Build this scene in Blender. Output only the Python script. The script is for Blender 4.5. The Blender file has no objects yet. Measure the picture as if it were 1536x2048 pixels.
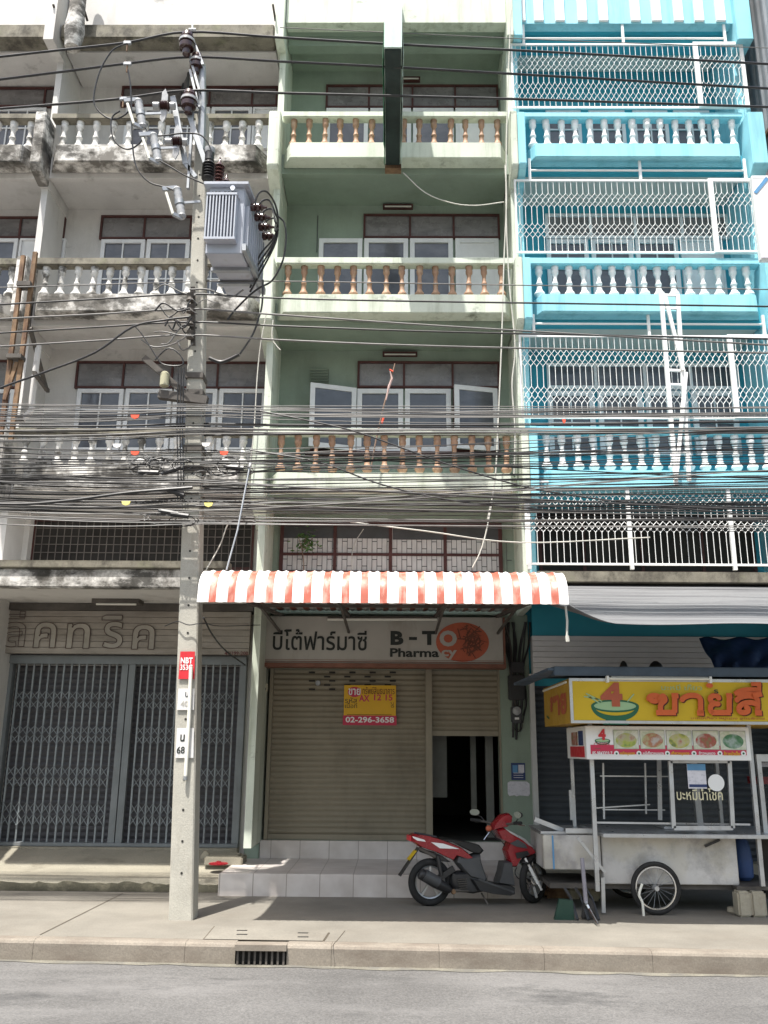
import bpy, bmesh, math, random
from mathutils import Vector, Matrix
R_ = math.radians
rnd = random.Random(7)
S = bpy.context.scene
C = S.collection

# ---------------------------------------------------------------- camera
PF = 1760.0; PITCH = R_(15.1); ROLL = 0.008; YAW = R_(0.6); EYE = 1.7
cy_, sy_ = math.cos(YAW), math.sin(YAW); cp_, sp_ = math.cos(PITCH), math.sin(PITCH)
FW = Vector((-sy_*cp_, cy_*cp_, sp_)); R0 = Vector((cy_, sy_, 0)); U0 = R0.cross(FW)
RT = math.cos(ROLL)*R0 + math.sin(ROLL)*U0
UP = -math.sin(ROLL)*R0 + math.cos(ROLL)*U0
cam = bpy.data.cameras.new('camera'); camo = bpy.data.objects.new('camera', cam); C.objects.link(camo)
cam.sensor_fit = 'VERTICAL'; cam.sensor_height = 36.0; cam.lens = 36.0*PF/2048.0
cam.clip_start = 0.1; cam.clip_end = 2000
M3 = Matrix((RT, UP, -FW)).transposed().to_4x4(); M3.translation = Vector((0, 0, EYE)); camo.matrix_world = M3
S.camera = camo

# ---------------------------------------------------------------- world, sun, exposure
SUN_EL = 69.4; SUN_H = Vector((0.46, 0.888, 0)).normalized()
wd = bpy.data.worlds.new('World'); S.world = wd; wd.use_nodes = True
nt = wd.node_tree; sky = nt.nodes.new('ShaderNodeTexSky'); sky.sky_type = 'NISHITA'; sky.sun_disc = False
sky.sun_elevation = R_(SUN_EL); sky.sun_rotation = math.atan2(-SUN_H.x, -SUN_H.y)
sky.air_density = 1.6; sky.dust_density = 4.5; sky.ozone_density = 1.0
bg = nt.nodes['Background']; nt.links.new(sky.outputs[0], bg.inputs[0]); bg.inputs[1].default_value = 0.112
sl = bpy.data.lights.new('sun', 'SUN'); sl.energy = 4.2; sl.angle = R_(0.55); sl.color = (1.0, 0.965, 0.91)
so = bpy.data.objects.new('sun', sl); C.objects.link(so); so.location = (-6, -12, 30)
sd = Vector((SUN_H.x*math.cos(R_(SUN_EL)), SUN_H.y*math.cos(R_(SUN_EL)), -math.sin(R_(SUN_EL))))
so.rotation_euler = sd.to_track_quat('-Z', 'Y').to_euler()
S.view_settings.view_transform = 'Standard'; S.view_settings.look = 'None'; S.view_settings.gamma = 1.0
S.view_settings.exposure = 1.1

# ---------------------------------------------------------------- measuring
def at(x, y, D):
    d = (x-768)*RT - (y-1024)*UP + PF*FW
    t = D/d.y
    return Vector((d.x*t, D, EYE+d.z*t))
def gz(x, y, Z=0.0):
    d = (x-768)*RT - (y-1024)*UP + PF*FW
    t = (Z-EYE)/d.z
    return Vector((d.x*t, d.y*t, Z))
def X(x, y, D): return at(x, y, D).x
def Z(y, D, x=790): return at(x, y, D).z

# ---------------------------------------------------------------- mesh builder
class MB:
    def __init__(s): s.v = []; s.f = []
    def add(s, vs, fs):
        b = len(s.v); s.v += [Vector(p) for p in vs]; s.f += [tuple(i+b for i in f) for f in fs]; return s
    def box(s, x0, x1, y0, y1, z0, z1):
        return s.add([(x0,y0,z0),(x1,y0,z0),(x1,y1,z0),(x0,y1,z0),(x0,y0,z1),(x1,y0,z1),(x1,y1,z1),(x0,y1,z1)],
                     [(0,3,2,1),(4,5,6,7),(0,1,5,4),(1,2,6,5),(2,3,7,6),(3,0,4,7)])
    def bar(s, p, q, w, h, up=(0,0,1)):
        p, q = Vector(p), Vector(q); d = (q-p).normalized(); u = Vector(up)
        if abs(d.dot(u)) > .98: u = Vector((0,1,0))
        a = d.cross(u).normalized()*w/2; b = a.normalized().cross(d).normalized()*h/2
        vs = [p-a-b, p+a-b, p+a+b, p-a+b, q-a-b, q+a-b, q+a+b, q-a+b]
        return s.add(vs, [(0,1,2,3),(7,6,5,4),(0,4,5,1),(1,5,6,2),(2,6,7,3),(3,7,4,0)])
    def tube(s, pts, r, n=6, closed=False):
        pts = [Vector(p) for p in pts]; m = len(pts)
        rr = r if isinstance(r, (list, tuple)) else [r]*m
        rings = []; prev = None
        for i, p in enumerate(pts):
            if closed: t = pts[(i+1) % m]-pts[i-1]
            else: t = pts[min(i+1, m-1)]-pts[max(i-1, 0)]
            t.normalize()
            if prev is None:
                a = t.cross(Vector((0,0,1)))
                if a.length < .05: a = t.cross(Vector((0,1,0)))
            else:
                a = prev-t*prev.dot(t)
            a.normalize(); prev = a; b = t.cross(a)
            rings.append([p+(a*math.cos(2*math.pi*k/n)+b*math.sin(2*math.pi*k/n))*rr[i] for k in range(n)])
        vs = [q for g in rings for q in g]; fs = []
        for i in range(m if closed else m-1):
            j = (i+1) % m
            for k in range(n): fs.append((i*n+k, i*n+(k+1) % n, j*n+(k+1) % n, j*n+k))
        if not closed: fs += [tuple(range(n-1, -1, -1)), tuple((m-1)*n+k for k in range(n))]
        return s.add(vs, fs)
    def prism(s, poly, f0, f1):
        """poly of 2-D points; f0 / f1 map (a,b) to the two end caps"""
        n = len(poly); vs = [f0(a, b) for a, b in poly]+[f1(a, b) for a, b in poly]
        fs = [tuple(range(n)), tuple(range(2*n-1, n-1, -1))]+[(i, n+i, n+(i+1) % n, (i+1) % n) for i in range(n)]
        return s.add(vs, fs)
    def prism_y(s, poly, y0, y1): return s.prism(poly, lambda a, b: (a, y0, b), lambda a, b: (a, y1, b))
    def prism_z(s, poly, z0, z1): return s.prism(poly, lambda a, b: (a, b, z0), lambda a, b: (a, b, z1))
    def prism_x(s, poly, x0, x1): return s.prism(poly, lambda a, b: (x0, a, b), lambda a, b: (x1, a, b))
    def lathe(s, prof, c=(0,0,0), n=12, axis='z'):
        c = Vector(c); vs = []; m = len(prof)
        for r, h in prof:
            for k in range(n):
                a = 2*math.pi*k/n; p = (r*math.cos(a), r*math.sin(a), h)
                if axis == 'y': p = (p[0], p[2], p[1])
                if axis == 'x': p = (p[2], p[0], p[1])
                vs.append(c+Vector(p))
        fs = [(i*n+k, i*n+(k+1) % n, (i+1)*n+(k+1) % n, (i+1)*n+k) for i in range(m-1) for k in range(n)]
        fs += [tuple(range(n-1, -1, -1)), tuple((m-1)*n+k for k in range(n))]
        return s.add(vs, fs)
    def torus(s, c, e1, e2, R, r, n=32, m=8):
        c, e1, e2 = Vector(c), Vector(e1), Vector(e2)
        return s.tube([c+(e1*math.cos(2*math.pi*k/n)+e2*math.sin(2*math.pi*k/n))*R for k in range(n)], r, m, True)
    def quad(s, a, b, c, d): return s.add([a, b, c, d], [(0,1,2,3)])
    def disc(s, c, e1, e2, r1, r2=None, n=24):
        r2 = r1 if r2 is None else r2
        c, e1, e2 = Vector(c), Vector(e1), Vector(e2)
        return s.add([c+e1*r1*math.cos(2*math.pi*k/n)+e2*r2*math.sin(2*math.pi*k/n) for k in range(n)], [tuple(range(n))])
    def build(s, name, m, parent=None, smooth=False, bevel=0.0):
        me = bpy.data.meshes.new(name); off = wloc(parent) if parent else Vector((0,0,0))
        me.from_pydata([tuple(p-off) for p in s.v], [], s.f); me.validate()
        bm = bmesh.new(); bm.from_mesh(me); bmesh.ops.recalc_face_normals(bm, faces=bm.faces)
        if bevel:
            ed = [e for e in bm.edges if len(e.link_faces) == 2 and e.calc_face_angle(0) > .5]
            bmesh.ops.bevel(bm, geom=ed, offset=bevel, segments=2, affect='EDGES', clamp_overlap=True)
        bm.to_mesh(me); bm.free()
        if smooth:
            me.shade_smooth(); me.set_sharp_from_angle(angle=R_(38))
        o = bpy.data.objects.new(name, me); C.objects.link(o)
        if m: me.materials.append(m)
        if parent: o.parent = parent
        return o
WL = {}
def wloc(o):
    p = Vector((0,0,0))
    while o is not None: p = p+o.location; o = o.parent
    return p
def tag(o, label=None, cat=None, group=None, kind=None):
    if label: o['label'] = label
    if cat: o['category'] = cat
    if group: o['group'] = group
    if kind: o['kind'] = kind
    return o
def thing(name, label, cat, loc=(0,0,0), group=None, rz=0):
    o = bpy.data.objects.new(name, None); C.objects.link(o); o.location = loc; o.rotation_euler = (0, 0, rz)
    o.empty_display_size = .2
    return tag(o, label, cat, group)
def dup(src, parent, loc):
    c = src.copy(); C.objects.link(c); c.parent = parent; c.location = loc; return c

# ---------------------------------------------------------------- materials
def mat(name, c, r=.75, var=.12, vs=2.5, stain=None, sa=.6, ss=(3,3,.7), st=(.5,.66), metal=0.0, bump=0.0, bs=30, grain=0.0, spec=.35,
        stain2=None, sa2=.5, ss2=(1.2,1.2,1.2), st2=(.52,.62)):
    m = bpy.data.materials.new(name); m.use_nodes = True; t = m.node_tree; N = t.nodes; L = t.links
    b = N['Principled BSDF']; b.inputs['Roughness'].default_value = r; b.inputs['Metallic'].default_value = metal
    b.inputs['Specular IOR Level'].default_value = spec
    geo = N.new('ShaderNodeNewGeometry')
    def noise(scale, detail=6, rough=.6):
        mp = N.new('ShaderNodeMapping'); L.new(geo.outputs['Position'], mp.inputs[0])
        mp.inputs['Scale'].default_value = scale if isinstance(scale, tuple) else (scale,)*3
        n = N.new('ShaderNodeTexNoise'); n.inputs['Scale'].default_value = 1.0
        n.inputs['Detail'].default_value = detail; n.inputs['Roughness'].default_value = rough
        L.new(mp.outputs[0], n.inputs['Vector']); return n.outputs['Fac']
    def rng(f, a, b_, c0, c1):
        q = N.new('ShaderNodeMapRange'); L.new(f, q.inputs[0])
        for i, v in enumerate((a, b_, c0, c1)): q.inputs[i+1].default_value = v
        return q.outputs[0]
    def mix(fac, ca, cb, mode='MIX'):
        q = N.new('ShaderNodeMix'); q.data_type = 'RGBA'; q.blend_type = mode
        if isinstance(fac, float): q.inputs[0].default_value = fac
        else: L.new(fac, q.inputs[0])
        for s_, i in ((ca, 6), (cb, 7)):
            if isinstance(s_, tuple): q.inputs[i].default_value = s_+(1,)
            else: L.new(s_, q.inputs[i])
        return q.outputs[2]
    col = tuple(c)
    if var:
        dark = tuple(x*(1-var*1.4) for x in c); lite = tuple(min(1, x*(1+var)) for x in c)
        col = mix(rng(noise(vs), .3, .7, 0, 1), dark, lite)
    if grain:
        g = noise(bs*2.2, 3, .7)
        lo = (1-grain,)*3; hi = (1+grain,)*3
        col = mix(1.0, col, mix(rng(g, .3, .7, 0, 1), lo, hi), 'MULTIPLY')
    if stain:
        col = mix(rng(noise(ss, 8, .68), st[0], st[1], 0, sa), col, tuple(stain))
    if stain2:
        col = mix(rng(noise(ss2, 8, .7), st2[0], st2[1], 0, sa2), col, tuple(stain2))
    if isinstance(col, tuple): b.inputs['Base Color'].default_value = col+(1,)
    else: L.new(col, b.inputs['Base Color'])
    if r < .95 and var and not metal:
        L.new(rng(noise(vs*3), .3, .7, max(.05, r-.1), min(1, r+.12)), b.inputs['Roughness'])
    if metal: L.new(rng(noise(vs*3), .3, .7, max(.05, r-.12), min(1, r+.15)), b.inputs['Roughness'])
    if bump:
        bp = N.new('ShaderNodeBump'); bp.inputs['Strength'].default_value = bump; bp.inputs['Distance'].default_value = .01
        L.new(noise(bs, 4, .7), bp.inputs['Height']); L.new(bp.outputs[0], b.inputs['Normal'])
    return m
MOLD = (.035, .033, .028); RUST = (.16, .055, .025)
m = {}
m['asphalt'] = mat('asphalt', (.115,.112,.108), .85, .16, .7, (.18,.175,.17), .55, (.45,1.7,1), (.48,.7), bump=.45, bs=28, grain=.36, stain2=(.045,.045,.045), sa2=.75, ss2=(.8,1.5,1), st2=(.55,.68))
m['pave'] = mat('pavement_concrete', (.19,.177,.15), .85, .16, 1.1, (.15,.132,.108), .55, (.8,.8,1), (.48,.7), bump=.25, bs=30, grain=.16, stain2=(.12,.105,.08), sa2=.4, ss2=(4,4,4), st2=(.6,.75))  # albedo lowered so the sunlit ground stays dimmer than the lit fronts
m['kerb'] = mat('kerb_concrete', (.21,.185,.152), .85, .16, 1.6, (.125,.1,.08), .65, (1.6,2.5,5), (.46,.68), bump=.25, bs=28, grain=.16)
m['apron'] = mat('apron_concrete', (.25,.23,.18), .85, .12, 1.6, (.1,.085,.06), .55, (1.6,1.6,6), (.55,.7), bump=.4, bs=40, grain=.2)
m['gwall'] = mat('sage_green_paint', (.25,.31,.25), .7, .09, 1.5, (.15,.18,.13), .35, (3,3,.5), (.52,.75), grain=.04)
m['gtrim'] = mat('pale_green_paint', (.585,.63,.535), .7, .08, 1.6, (.25,.28,.19), .65, (5,5,.45), (.5,.72), grain=.04, stain2=(.075,.08,.055), sa2=.75, ss2=(2.2,2.2,4), st2=(.6,.72))  # lightened to push the sunlit facade towards overexposed white
m['terra'] = mat('terracotta_baluster', (.35,.215,.14), .6, .15, 6, (.52,.4,.28), .5, (9,9,6), (.5,.65))
m['awall'] = mat('grey_white_plaster', (.60,.585,.56), .8, .08, 1.2, (.2,.18,.15), .4, (2.2,2.2,.5), (.52,.75), grain=.05, stain2=MOLD, sa2=.5, ss2=(1.4,1.4,2), st2=(.62,.74))
m['amold'] = mat('mouldy_plaster', (.70,.68,.64), .85, .12, 1.6, (.12,.11,.095), .92, (2.6,2.6,2.2), (.42,.57), grain=.1, stain2=MOLD, sa2=.9, ss2=(1.7,1.7,3.4), st2=(.47,.6))
m['arail'] = mat('mouldy_rail', (.21,.195,.155), .85, .2, 2.2, (.06,.055,.045), .85, (4,4,3), (.46,.64), grain=.12, stain2=(.2,.21,.12), sa2=.5, ss2=(3,3,3), st2=(.55,.68))
m['abal'] = mat('stained_white_baluster', (.7,.69,.66), .7, .1, 3, (.07,.065,.055), .9, (3.4,3.4,4.5), (.5,.62), stain2=MOLD, sa2=.85, ss2=(.9,.9,.6), st2=(.55,.66))
m['bwall'] = mat('turquoise_paint', (.045,.335,.44), .65, .05, 1.2, (.04,.22,.28), .3, (2.5,2.5,.5), (.55,.75))
m['btrim'] = mat('light_turquoise_paint', (.29,.63,.72), .65, .08, 1.4, (.12,.36,.42), .6, (5,5,.45), (.5,.72), stain2=(.3,.36,.26), sa2=.5, ss2=(2,2,6), st2=(.66,.76))
m['white'] = mat('white_gloss_paint', (.78,.78,.77), .4, .05, 3, (.45,.43,.38), .3, (5,5,1.5), (.6,.75))
m['whitebar'] = mat('white_painted_steel', (.82,.82,.80), .4, .04, 4)
m['bsoff'] = mat('pale_soffit', (.58,.6,.56), .8, .06, 1.5)
m['wframe'] = mat('white_window_frame', (.72,.73,.74), .5, .06, 4, (.4,.4,.38), .3, (6,6,2), (.58,.75))
m['brown'] = mat('dark_red_brown_timber', (.075,.028,.025), .6, .2, 5)
m['glass'] = mat('dark_window_glass', (.085,.09,.105), .12, .25, 1.4, (.2,.2,.21), .45, (1.1,1.1,2.4), (.5,.68), spec=.6)  # base and pale patches lightened to paint reflections into the panes
m['glassg'] = mat('grey_frosted_glass', (.19,.182,.182), .28, .25, 2.0, (.09,.083,.083), .6, (1.2,1.2,5), (.48,.6), spec=.5)
m['dark'] = mat('dark_interior', (.035,.033,.03), .9, .2, 2)
m['shutter'] = mat('beige_shutter', (.255,.225,.165), .5, .07, 1.2, (.13,.11,.08), .45, (2.2,2.2,.8), (.5,.72), spec=.4)
m['shutd'] = mat('slate_shutter', (.075,.085,.1), .5, .1, 2, (.03,.03,.035), .4, (3,3,3), (.5,.7))
m['gatem'] = mat('grey_green_gate_paint', (.17,.185,.19), .5, .14, 3, RUST, .35, (4,4,2), (.6,.75))  # paint darkened to deepen the shade at shop level
m['tile'] = None
m['pole'] = mat('pole_concrete', (.40,.385,.335), .85, .1, 2.5, (.2,.175,.135), .45, (5,5,1), (.55,.72), bump=.4, bs=50, grain=.14)
m['galv'] = mat('galvanised_steel', (.30,.315,.33), .45, .12, 4, metal=.6)
m['alu'] = mat('dull_aluminium', (.5,.51,.52), .35, .1, 3, (.2,.19,.17), .4, (6,6,3), (.55,.7), metal=.75)
m['trafo'] = mat('transformer_grey_paint', (.37,.395,.445), .4, .06, 3, (.18,.15,.11), .55, (4,4,1.5), (.56,.7), spec=.5)
m['rust'] = mat('rusty_steel', (.20,.125,.07), .75, .35, 5, (.07,.03,.02), .75, (7,7,2), (.48,.62), bump=.3, bs=60)
m['cable'] = mat('black_cable_sheath', (.026,.026,.027), .38, .2, 3, (.06,.058,.055), .5, (2,2,2), (.5,.7))
m['cableg'] = mat('greyed_cable_sheath', (.14,.136,.13), .5, .25, 2)
m['cablew'] = mat('whitish_cord', (.5,.49,.44), .6, .15, 3)
m['porc'] = mat('brown_porcelain', (.045,.02,.018), .18, .2, 5, spec=.6)
m['porcw'] = mat('grey_porcelain', (.33,.335,.34), .3, .12, 6, spec=.6)
m['awnw'] = mat('white_corrugated_sheet', (.76,.745,.71), .4, .05, 3, (.33,.28,.22), .5, (9,3,2), (.56,.72), spec=.5)
m['awnr'] = mat('glare_paled_red_sheet', (.36,.085,.05), .45, .14, 4, (.55,.33,.27), .75, (9,5,3), (.47,.62), spec=.5)  # pale blotches mixed into the red for sun glare washing out the stripes
m['steeld'] = mat('dirty_dark_steel', (.09,.08,.07), .7, .25, 4)
m['signw'] = mat('yellowed_sign_face', (.40,.385,.345), .5, .07, 1.5, (.2,.17,.12), .5, (2.4,2.4,1), (.52,.74))
m['signbr'] = mat('brown_sign_edge', (.2,.09,.06), .6, .15, 5)
m['ink'] = mat('black_lettering', (.02,.025,.022), .5, 0)
m['inkw'] = mat('white_lettering', (.75,.75,.74), .5, 0)
m['orange'] = mat('orange_red_ink', (.42,.10,.05), .5, .08, 8)
m['red'] = mat('red_plastic_sheet', (.55,.03,.04), .4, .06, 5)
m['yellow'] = mat('yellow_sign_vinyl', (.62,.42,.015), .4, .05, 2)
m['yellowd'] = mat('aged_yellow_vinyl', (.46,.27,.035), .45, .08, 2)
m['sale'] = mat('yellow_plastic_board', (.66,.38,.02), .5, .04, 4)
m['green'] = mat('dark_green_ink', (.02,.12,.06), .5, 0)
m['greenl'] = mat('pale_green_ink', (.33,.5,.28), .5, 0)
m['maroon'] = mat('maroon_ink', (.09,.012,.012), .5, 0)
m['pinkr'] = mat('crimson_band_ink', (.5,.035,.08), .5, .03, 5)
m['stain'] = mat('scuffed_stainless_steel', (.48,.47,.45), .38, .1, 1.6, (.30,.27,.22), .6, (2.2,2.2,1.4), (.46,.66), metal=.35)
m['tin'] = mat('dented_tin_sheet', (.50,.485,.465), .5, .1, 1.5, (.22,.205,.2), .7, (1.5,2.6,1.5), (.46,.6), bump=.6, bs=4, stain2=(.5,.46,.36), sa2=.35, ss2=(2.4,2,2.2), st2=(.5,.6))
m['rubber'] = mat('black_rubber', (.022,.022,.022), .8, .25, 8)
m['plastb'] = mat('black_plastic', (.02,.02,.022), .4, .15, 4, spec=.5)
m['plastg'] = mat('dark_grey_plastic', (.06,.062,.065), .5, .12, 4, spec=.4)
m['vinyl'] = mat('black_seat_vinyl', (.018,.018,.018), .5, .1, 8)
m['bikered'] = mat('red_bike_paint', (.25,.010,.016), .22, .1, 4, spec=.6)
m['bikedred'] = mat('dark_red_bike_paint', (.24,.012,.018), .25, .06, 4, spec=.6)
m['chrome'] = mat('chrome', (.68,.68,.68), .18, .05, 5, metal=1.0)
m['canvas'] = mat('grey_canvas', (.15,.153,.157), .8, .05, 1, (.075,.075,.082), .75, (.4,3,14), (.46,.64))
m['roofb'] = mat('blue_grey_roof_sheet', (.07,.1,.14), .5, .12, 2.5, (.03,.035,.045), .5, (3,3,3), (.5,.7))
m['siding'] = mat('white_siding', (.80,.80,.80), .55, .05, 1.4, (.5,.49,.47), .3, (1.2,1.2,5), (.52,.72))  # whitened to offset the shade cast by the canopy
m['tarp'] = mat('blue_tarpaulin', (.03,.065,.18), .5, .15, 3)
m['paper'] = mat('white_paper', (.62,.61,.66), .8, .06, 10, (.4,.4,.46), .5, (26,26,40), (.52,.6))
m['navy'] = mat('navy_poster', (.03,.05,.14), .5, .05, 8)
m['skyb'] = mat('light_blue_ink', (.10,.26,.46), .5, .05, 8)
m['leaf'] = mat('leaf_green', (.06,.14,.03), .5, .3, 14)
m['twig'] = mat('grey_twig', (.22,.15,.11), .8, .2, 9)
m['block'] = mat('rough_concrete_block', (.36,.33,.26), .9, .14, 6, (.18,.16,.12), .5, (6,6,6), (.5,.65), bump=.5, bs=40)
m['corr'] = mat('weathered_corrugated_steel', (.32,.33,.35), .55, .15, 1.2, (.12,.10,.09), .6, (1.2,1.2,.5), (.46,.66), metal=.2)
m['signdk'] = mat('dark_sign_underside', (.018,.03,.028), .6, .25, 3)
m['signlt'] = mat('pale_aqua_sign_edge', (.45,.58,.52), .5, .08, 3, (.25,.33,.3), .4, (5,5,1), (.56,.72))
m['lattice'] = mat('white_block_screen', (.55,.55,.54), .8, .06, 3, (.3,.3,.28), .3, (4,4,2), (.55,.7))
m['greenp'] = mat('green_plastic', (.016,.05,.036), .45, .1, 6)
m['tagr'] = mat('red_orange_tag', (.75,.10,.05), .5, .05, 5)
m['tagy'] = mat('yellow_tag', (.8,.7,.22), .5, .05, 5)
m['lampw'] = mat('white_lamp_tube', (.75,.74,.66), .35, .04, 5)
def clear_glass(name):
    q = bpy.data.materials.new(name); q.use_nodes = True; t = q.node_tree; b = t.nodes['Principled BSDF']
    b.inputs['Base Color'].default_value = (.02,.025,.025,1); b.inputs['Roughness'].default_value = .03
    b.inputs['Alpha'].default_value = .18; b.inputs['Specular IOR Level'].default_value = .5
    return q
m['clear'] = clear_glass('cabinet_glass')
def tile_mat():
    q = bpy.data.materials.new('beige_floor_tile'); q.use_nodes = True; t = q.node_tree; N = t.nodes; L = t.links; b = N['Principled BSDF']
    geo = N.new('ShaderNodeNewGeometry'); sep = N.new('ShaderNodeSeparateXYZ'); L.new(geo.outputs['Position'], sep.inputs[0])
    w = N.new('ShaderNodeMath'); w.operation = 'ADD'; L.new(sep.outputs[1], w.inputs[0]); L.new(sep.outputs[2], w.inputs[1])
    def line(sock, period, off):
        a = N.new('ShaderNodeMath'); a.operation = 'ADD'; L.new(sock, a.inputs[0]); a.inputs[1].default_value = off+100*period
        p = N.new('ShaderNodeMath'); p.operation = 'PINGPONG'; L.new(a.outputs[0], p.inputs[0]); p.inputs[1].default_value = period/2
        c = N.new('ShaderNodeMath'); c.operation = 'LESS_THAN'; L.new(p.outputs[0], c.inputs[0]); c.inputs[1].default_value = .005; return c.outputs[0]
    l1 = line(sep.outputs[0], .4, .05); l2 = line(sep.outputs[1], .4, .15)
    mx = N.new('ShaderNodeMath'); mx.operation = 'MAXIMUM'; L.new(l1, mx.inputs[0]); L.new(l2, mx.inputs[1])
    n = N.new('ShaderNodeTexNoise'); n.inputs['Scale'].default_value = 3; n.inputs['Detail'].default_value = 8; L.new(geo.outputs['Position'], n.inputs['Vector'])
    r = N.new('ShaderNodeValToRGB'); L.new(n.outputs['Fac'], r.inputs[0])
    r.color_ramp.elements[0].color = (.47,.42,.385,1); r.color_ramp.elements[0].position = .3  # tile colours raised to brighten the step within the awning's shadow
    r.color_ramp.elements[1].color = (.66,.615,.58,1); r.color_ramp.elements[1].position = .7
    mi = N.new('ShaderNodeMix'); mi.data_type = 'RGBA'; L.new(mx.outputs[0], mi.inputs[0]); L.new(r.outputs[0], mi.inputs[6]); mi.inputs[7].default_value = (.3,.26,.225,1)
    L.new(mi.outputs[2], b.inputs['Base Color']); b.inputs['Roughness'].default_value = .35
    return q
m['tile'] = tile_mat()
def food_mat(name, cols, sc, seed):
    q = bpy.data.materials.new(name); q.use_nodes = True; t = q.node_tree; N = t.nodes; L = t.links; b = N['Principled BSDF']
    geo = N.new('ShaderNodeNewGeometry'); mp = N.new('ShaderNodeMapping'); L.new(geo.outputs['Position'], mp.inputs[0]); mp.inputs['Location'].default_value = (seed,0,0); mp.inputs['Scale'].default_value = (sc,sc,sc)
    n = N.new('ShaderNodeTexNoise'); n.inputs['Scale'].default_value = 1; n.inputs['Detail'].default_value = 3; L.new(mp.outputs[0], n.inputs['Vector'])
    r = N.new('ShaderNodeValToRGB'); L.new(n.outputs['Fac'], r.inputs[0]); e = r.color_ramp.elements
    e[0].position = .3; e[0].color = cols[0]+(1,); e[1].position = .7; e[1].color = cols[-1]+(1,)
    for i, c in enumerate(cols[1:-1]): k = e.new(.3+.4*(i+1)/(len(cols)-1)); k.color = c+(1,)
    L.new(r.outputs[0], b.inputs['Base Color']); b.inputs['Roughness'].default_value = .5; return q

# ---------------------------------------------------------------- lettering
EX = Vector((1,0,0)); EZ = Vector((0,0,1)); EY = Vector((0,1,0))
def text(body, org, w, h, material, parent, ex=EX, up=EZ, bold=0.0, outline=0.0, name='lettering', shear=0.0, spacing=1.0):
    """lettering fitted into a w x h box whose lower left corner is org"""
    ex = Vector(ex).normalized(); up = Vector(up).normalized(); nrm = ex.cross(up)
    cu = bpy.data.curves.new('lettering', 'FONT'); cu.body = body; cu.size = 1; cu.offset = bold; cu.shear = shear; cu.space_character = spacing
    cu.resolution_u = 3
    if outline: cu.fill_mode = 'NONE'; cu.bevel_depth = outline; cu.bevel_resolution = 0
    tmp = bpy.data.objects.new('lettering', cu); C.objects.link(tmp)
    dg = bpy.context.evaluated_depsgraph_get(); me = bpy.data.meshes.new_from_object(tmp.evaluated_get(dg))
    bpy.data.objects.remove(tmp); bpy.data.curves.remove(cu)
    vs = [v.co.copy() for v in me.vertices]; fs = [tuple(p.vertices) for p in me.polygons]
    x0 = min(v.x for v in vs); x1 = max(v.x for v in vs); y0 = min(v.y for v in vs); y1 = max(v.y for v in vs)
    sx = w/(x1-x0); sy = h/(y1-y0)
    par = list(range(len(vs)))
    def find(i):
        while par[i] != i: par[i] = par[par[i]]; i = par[i]
        return i
    for f in fs:
        for k in f[1:]:
            a, b = find(f[0]), find(k)
            if a != b: par[a] = b
    isl = {}
    out = MB(); org = Vector(org)
    pv = []
    for i, v in enumerate(vs):
        k = isl.setdefault(find(i), len(isl))
        pv.append(org+ex*((v.x-x0)*sx)+up*((v.y-y0)*sy)+nrm*(v.z*sy+.0006*(k % 9)))
    out.add(pv, fs)
    bpy.data.meshes.remove(me)
    me2 = bpy.data.meshes.new(name); off = wloc(parent)
    me2.from_pydata([tuple(p-off) for p in out.v], [], out.f); me2.materials.append(material)
    o = bpy.data.objects.new(name, me2); C.objects.link(o); o.parent = parent
    return o
def smooth_path(pts, k=6):
    pts = [Vector(p) for p in pts]; P = [pts[0]*2-pts[1]]+pts+[pts[-1]*2-pts[-2]]; out = []
    for i in range(1, len(P)-2):
        for j in range(k):
            t = j/k; a, b, c, d = P[i-1], P[i], P[i+1], P[i+2]
            out.append(.5*((2*b)+(c-a)*t+(2*a-5*b+4*c-d)*t*t+(-a+3*b-3*c+d)*t*t*t))
    out.append(pts[-1]); return out
# ================================================================ GROUND
def kerb_y(x): return 8.59-.0425*x          # the kerb line runs a little askew to the house fronts
def struct(o): o['kind'] = 'structure'; return o
ROADZ = -.17
b = MB(); b.quad((-300,-300,ROADZ-.02),(300,-300,ROADZ-.02),(300,300,ROADZ-.02),(-300,300,ROADZ-.02)); struct(b.build('ground', m['asphalt']))
b = MB(); b.add([(-60,-8,ROADZ),(60,-8,ROADZ),(60,kerb_y(60)+.02,ROADZ),(-60,kerb_y(-60)+.02,ROADZ)], [(0,1,2,3)]); struct(b.build('road', m['asphalt']))
IN0, IN1 = X(468,1925,8.6), X(572,1925,8.6)  # drain inlet in the kerb
def kerb_block(x0, x1, jag=0):
    k = MB(); n = 4
    ya, yb = kerb_y(x0), kerb_y(x1)
    prof = [(0,ROADZ-.05),(0,-.028),(.012,-.009),(.035,.004),(.15,.004),(.15,ROADZ-.05)]
    vs = [(x0+.0015, ya+a, z) for a, z in prof]+[(x1-.0015, yb+a, z) for a, z in prof]; q = len(prof)
    k.add(vs, [tuple(range(q)), tuple(range(2*q-1, q-1, -1))]+[(i, q+i, q+(i+1) % q, (i+1) % q) for i in range(q)])
    return k
kb = MB()
edges = [-40, -20, -9.0, -6.0, -4.6, -3.25, X(366,1905,8.6), IN0]
edges2 = [IN1, X(662,1925,8.6), X(878,1925,8.6), X(1090,1925,8.5), X(1305,1925,8.5), 4.2, 5.6, 9, 20, 40]
for a, c in list(zip(edges, edges[1:]))+list(zip(edges2, edges2[1:])):
    kk = kerb_block(a, c); kb.add(kk.v, kk.f)
kk = MB(); kk.box(IN0, IN1, kerb_y(0)+.0, kerb_y(0)+.15, -.045, .004); kb.add(kk.v, kk.f)
kb.box(IN0-.02, IN1+.02, kerb_y(0)+.13, kerb_y(0)+.16, -.25, -.05)
struct(kb.build('kerb', m['kerb']))
b = MB(); N_ = 24
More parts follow.
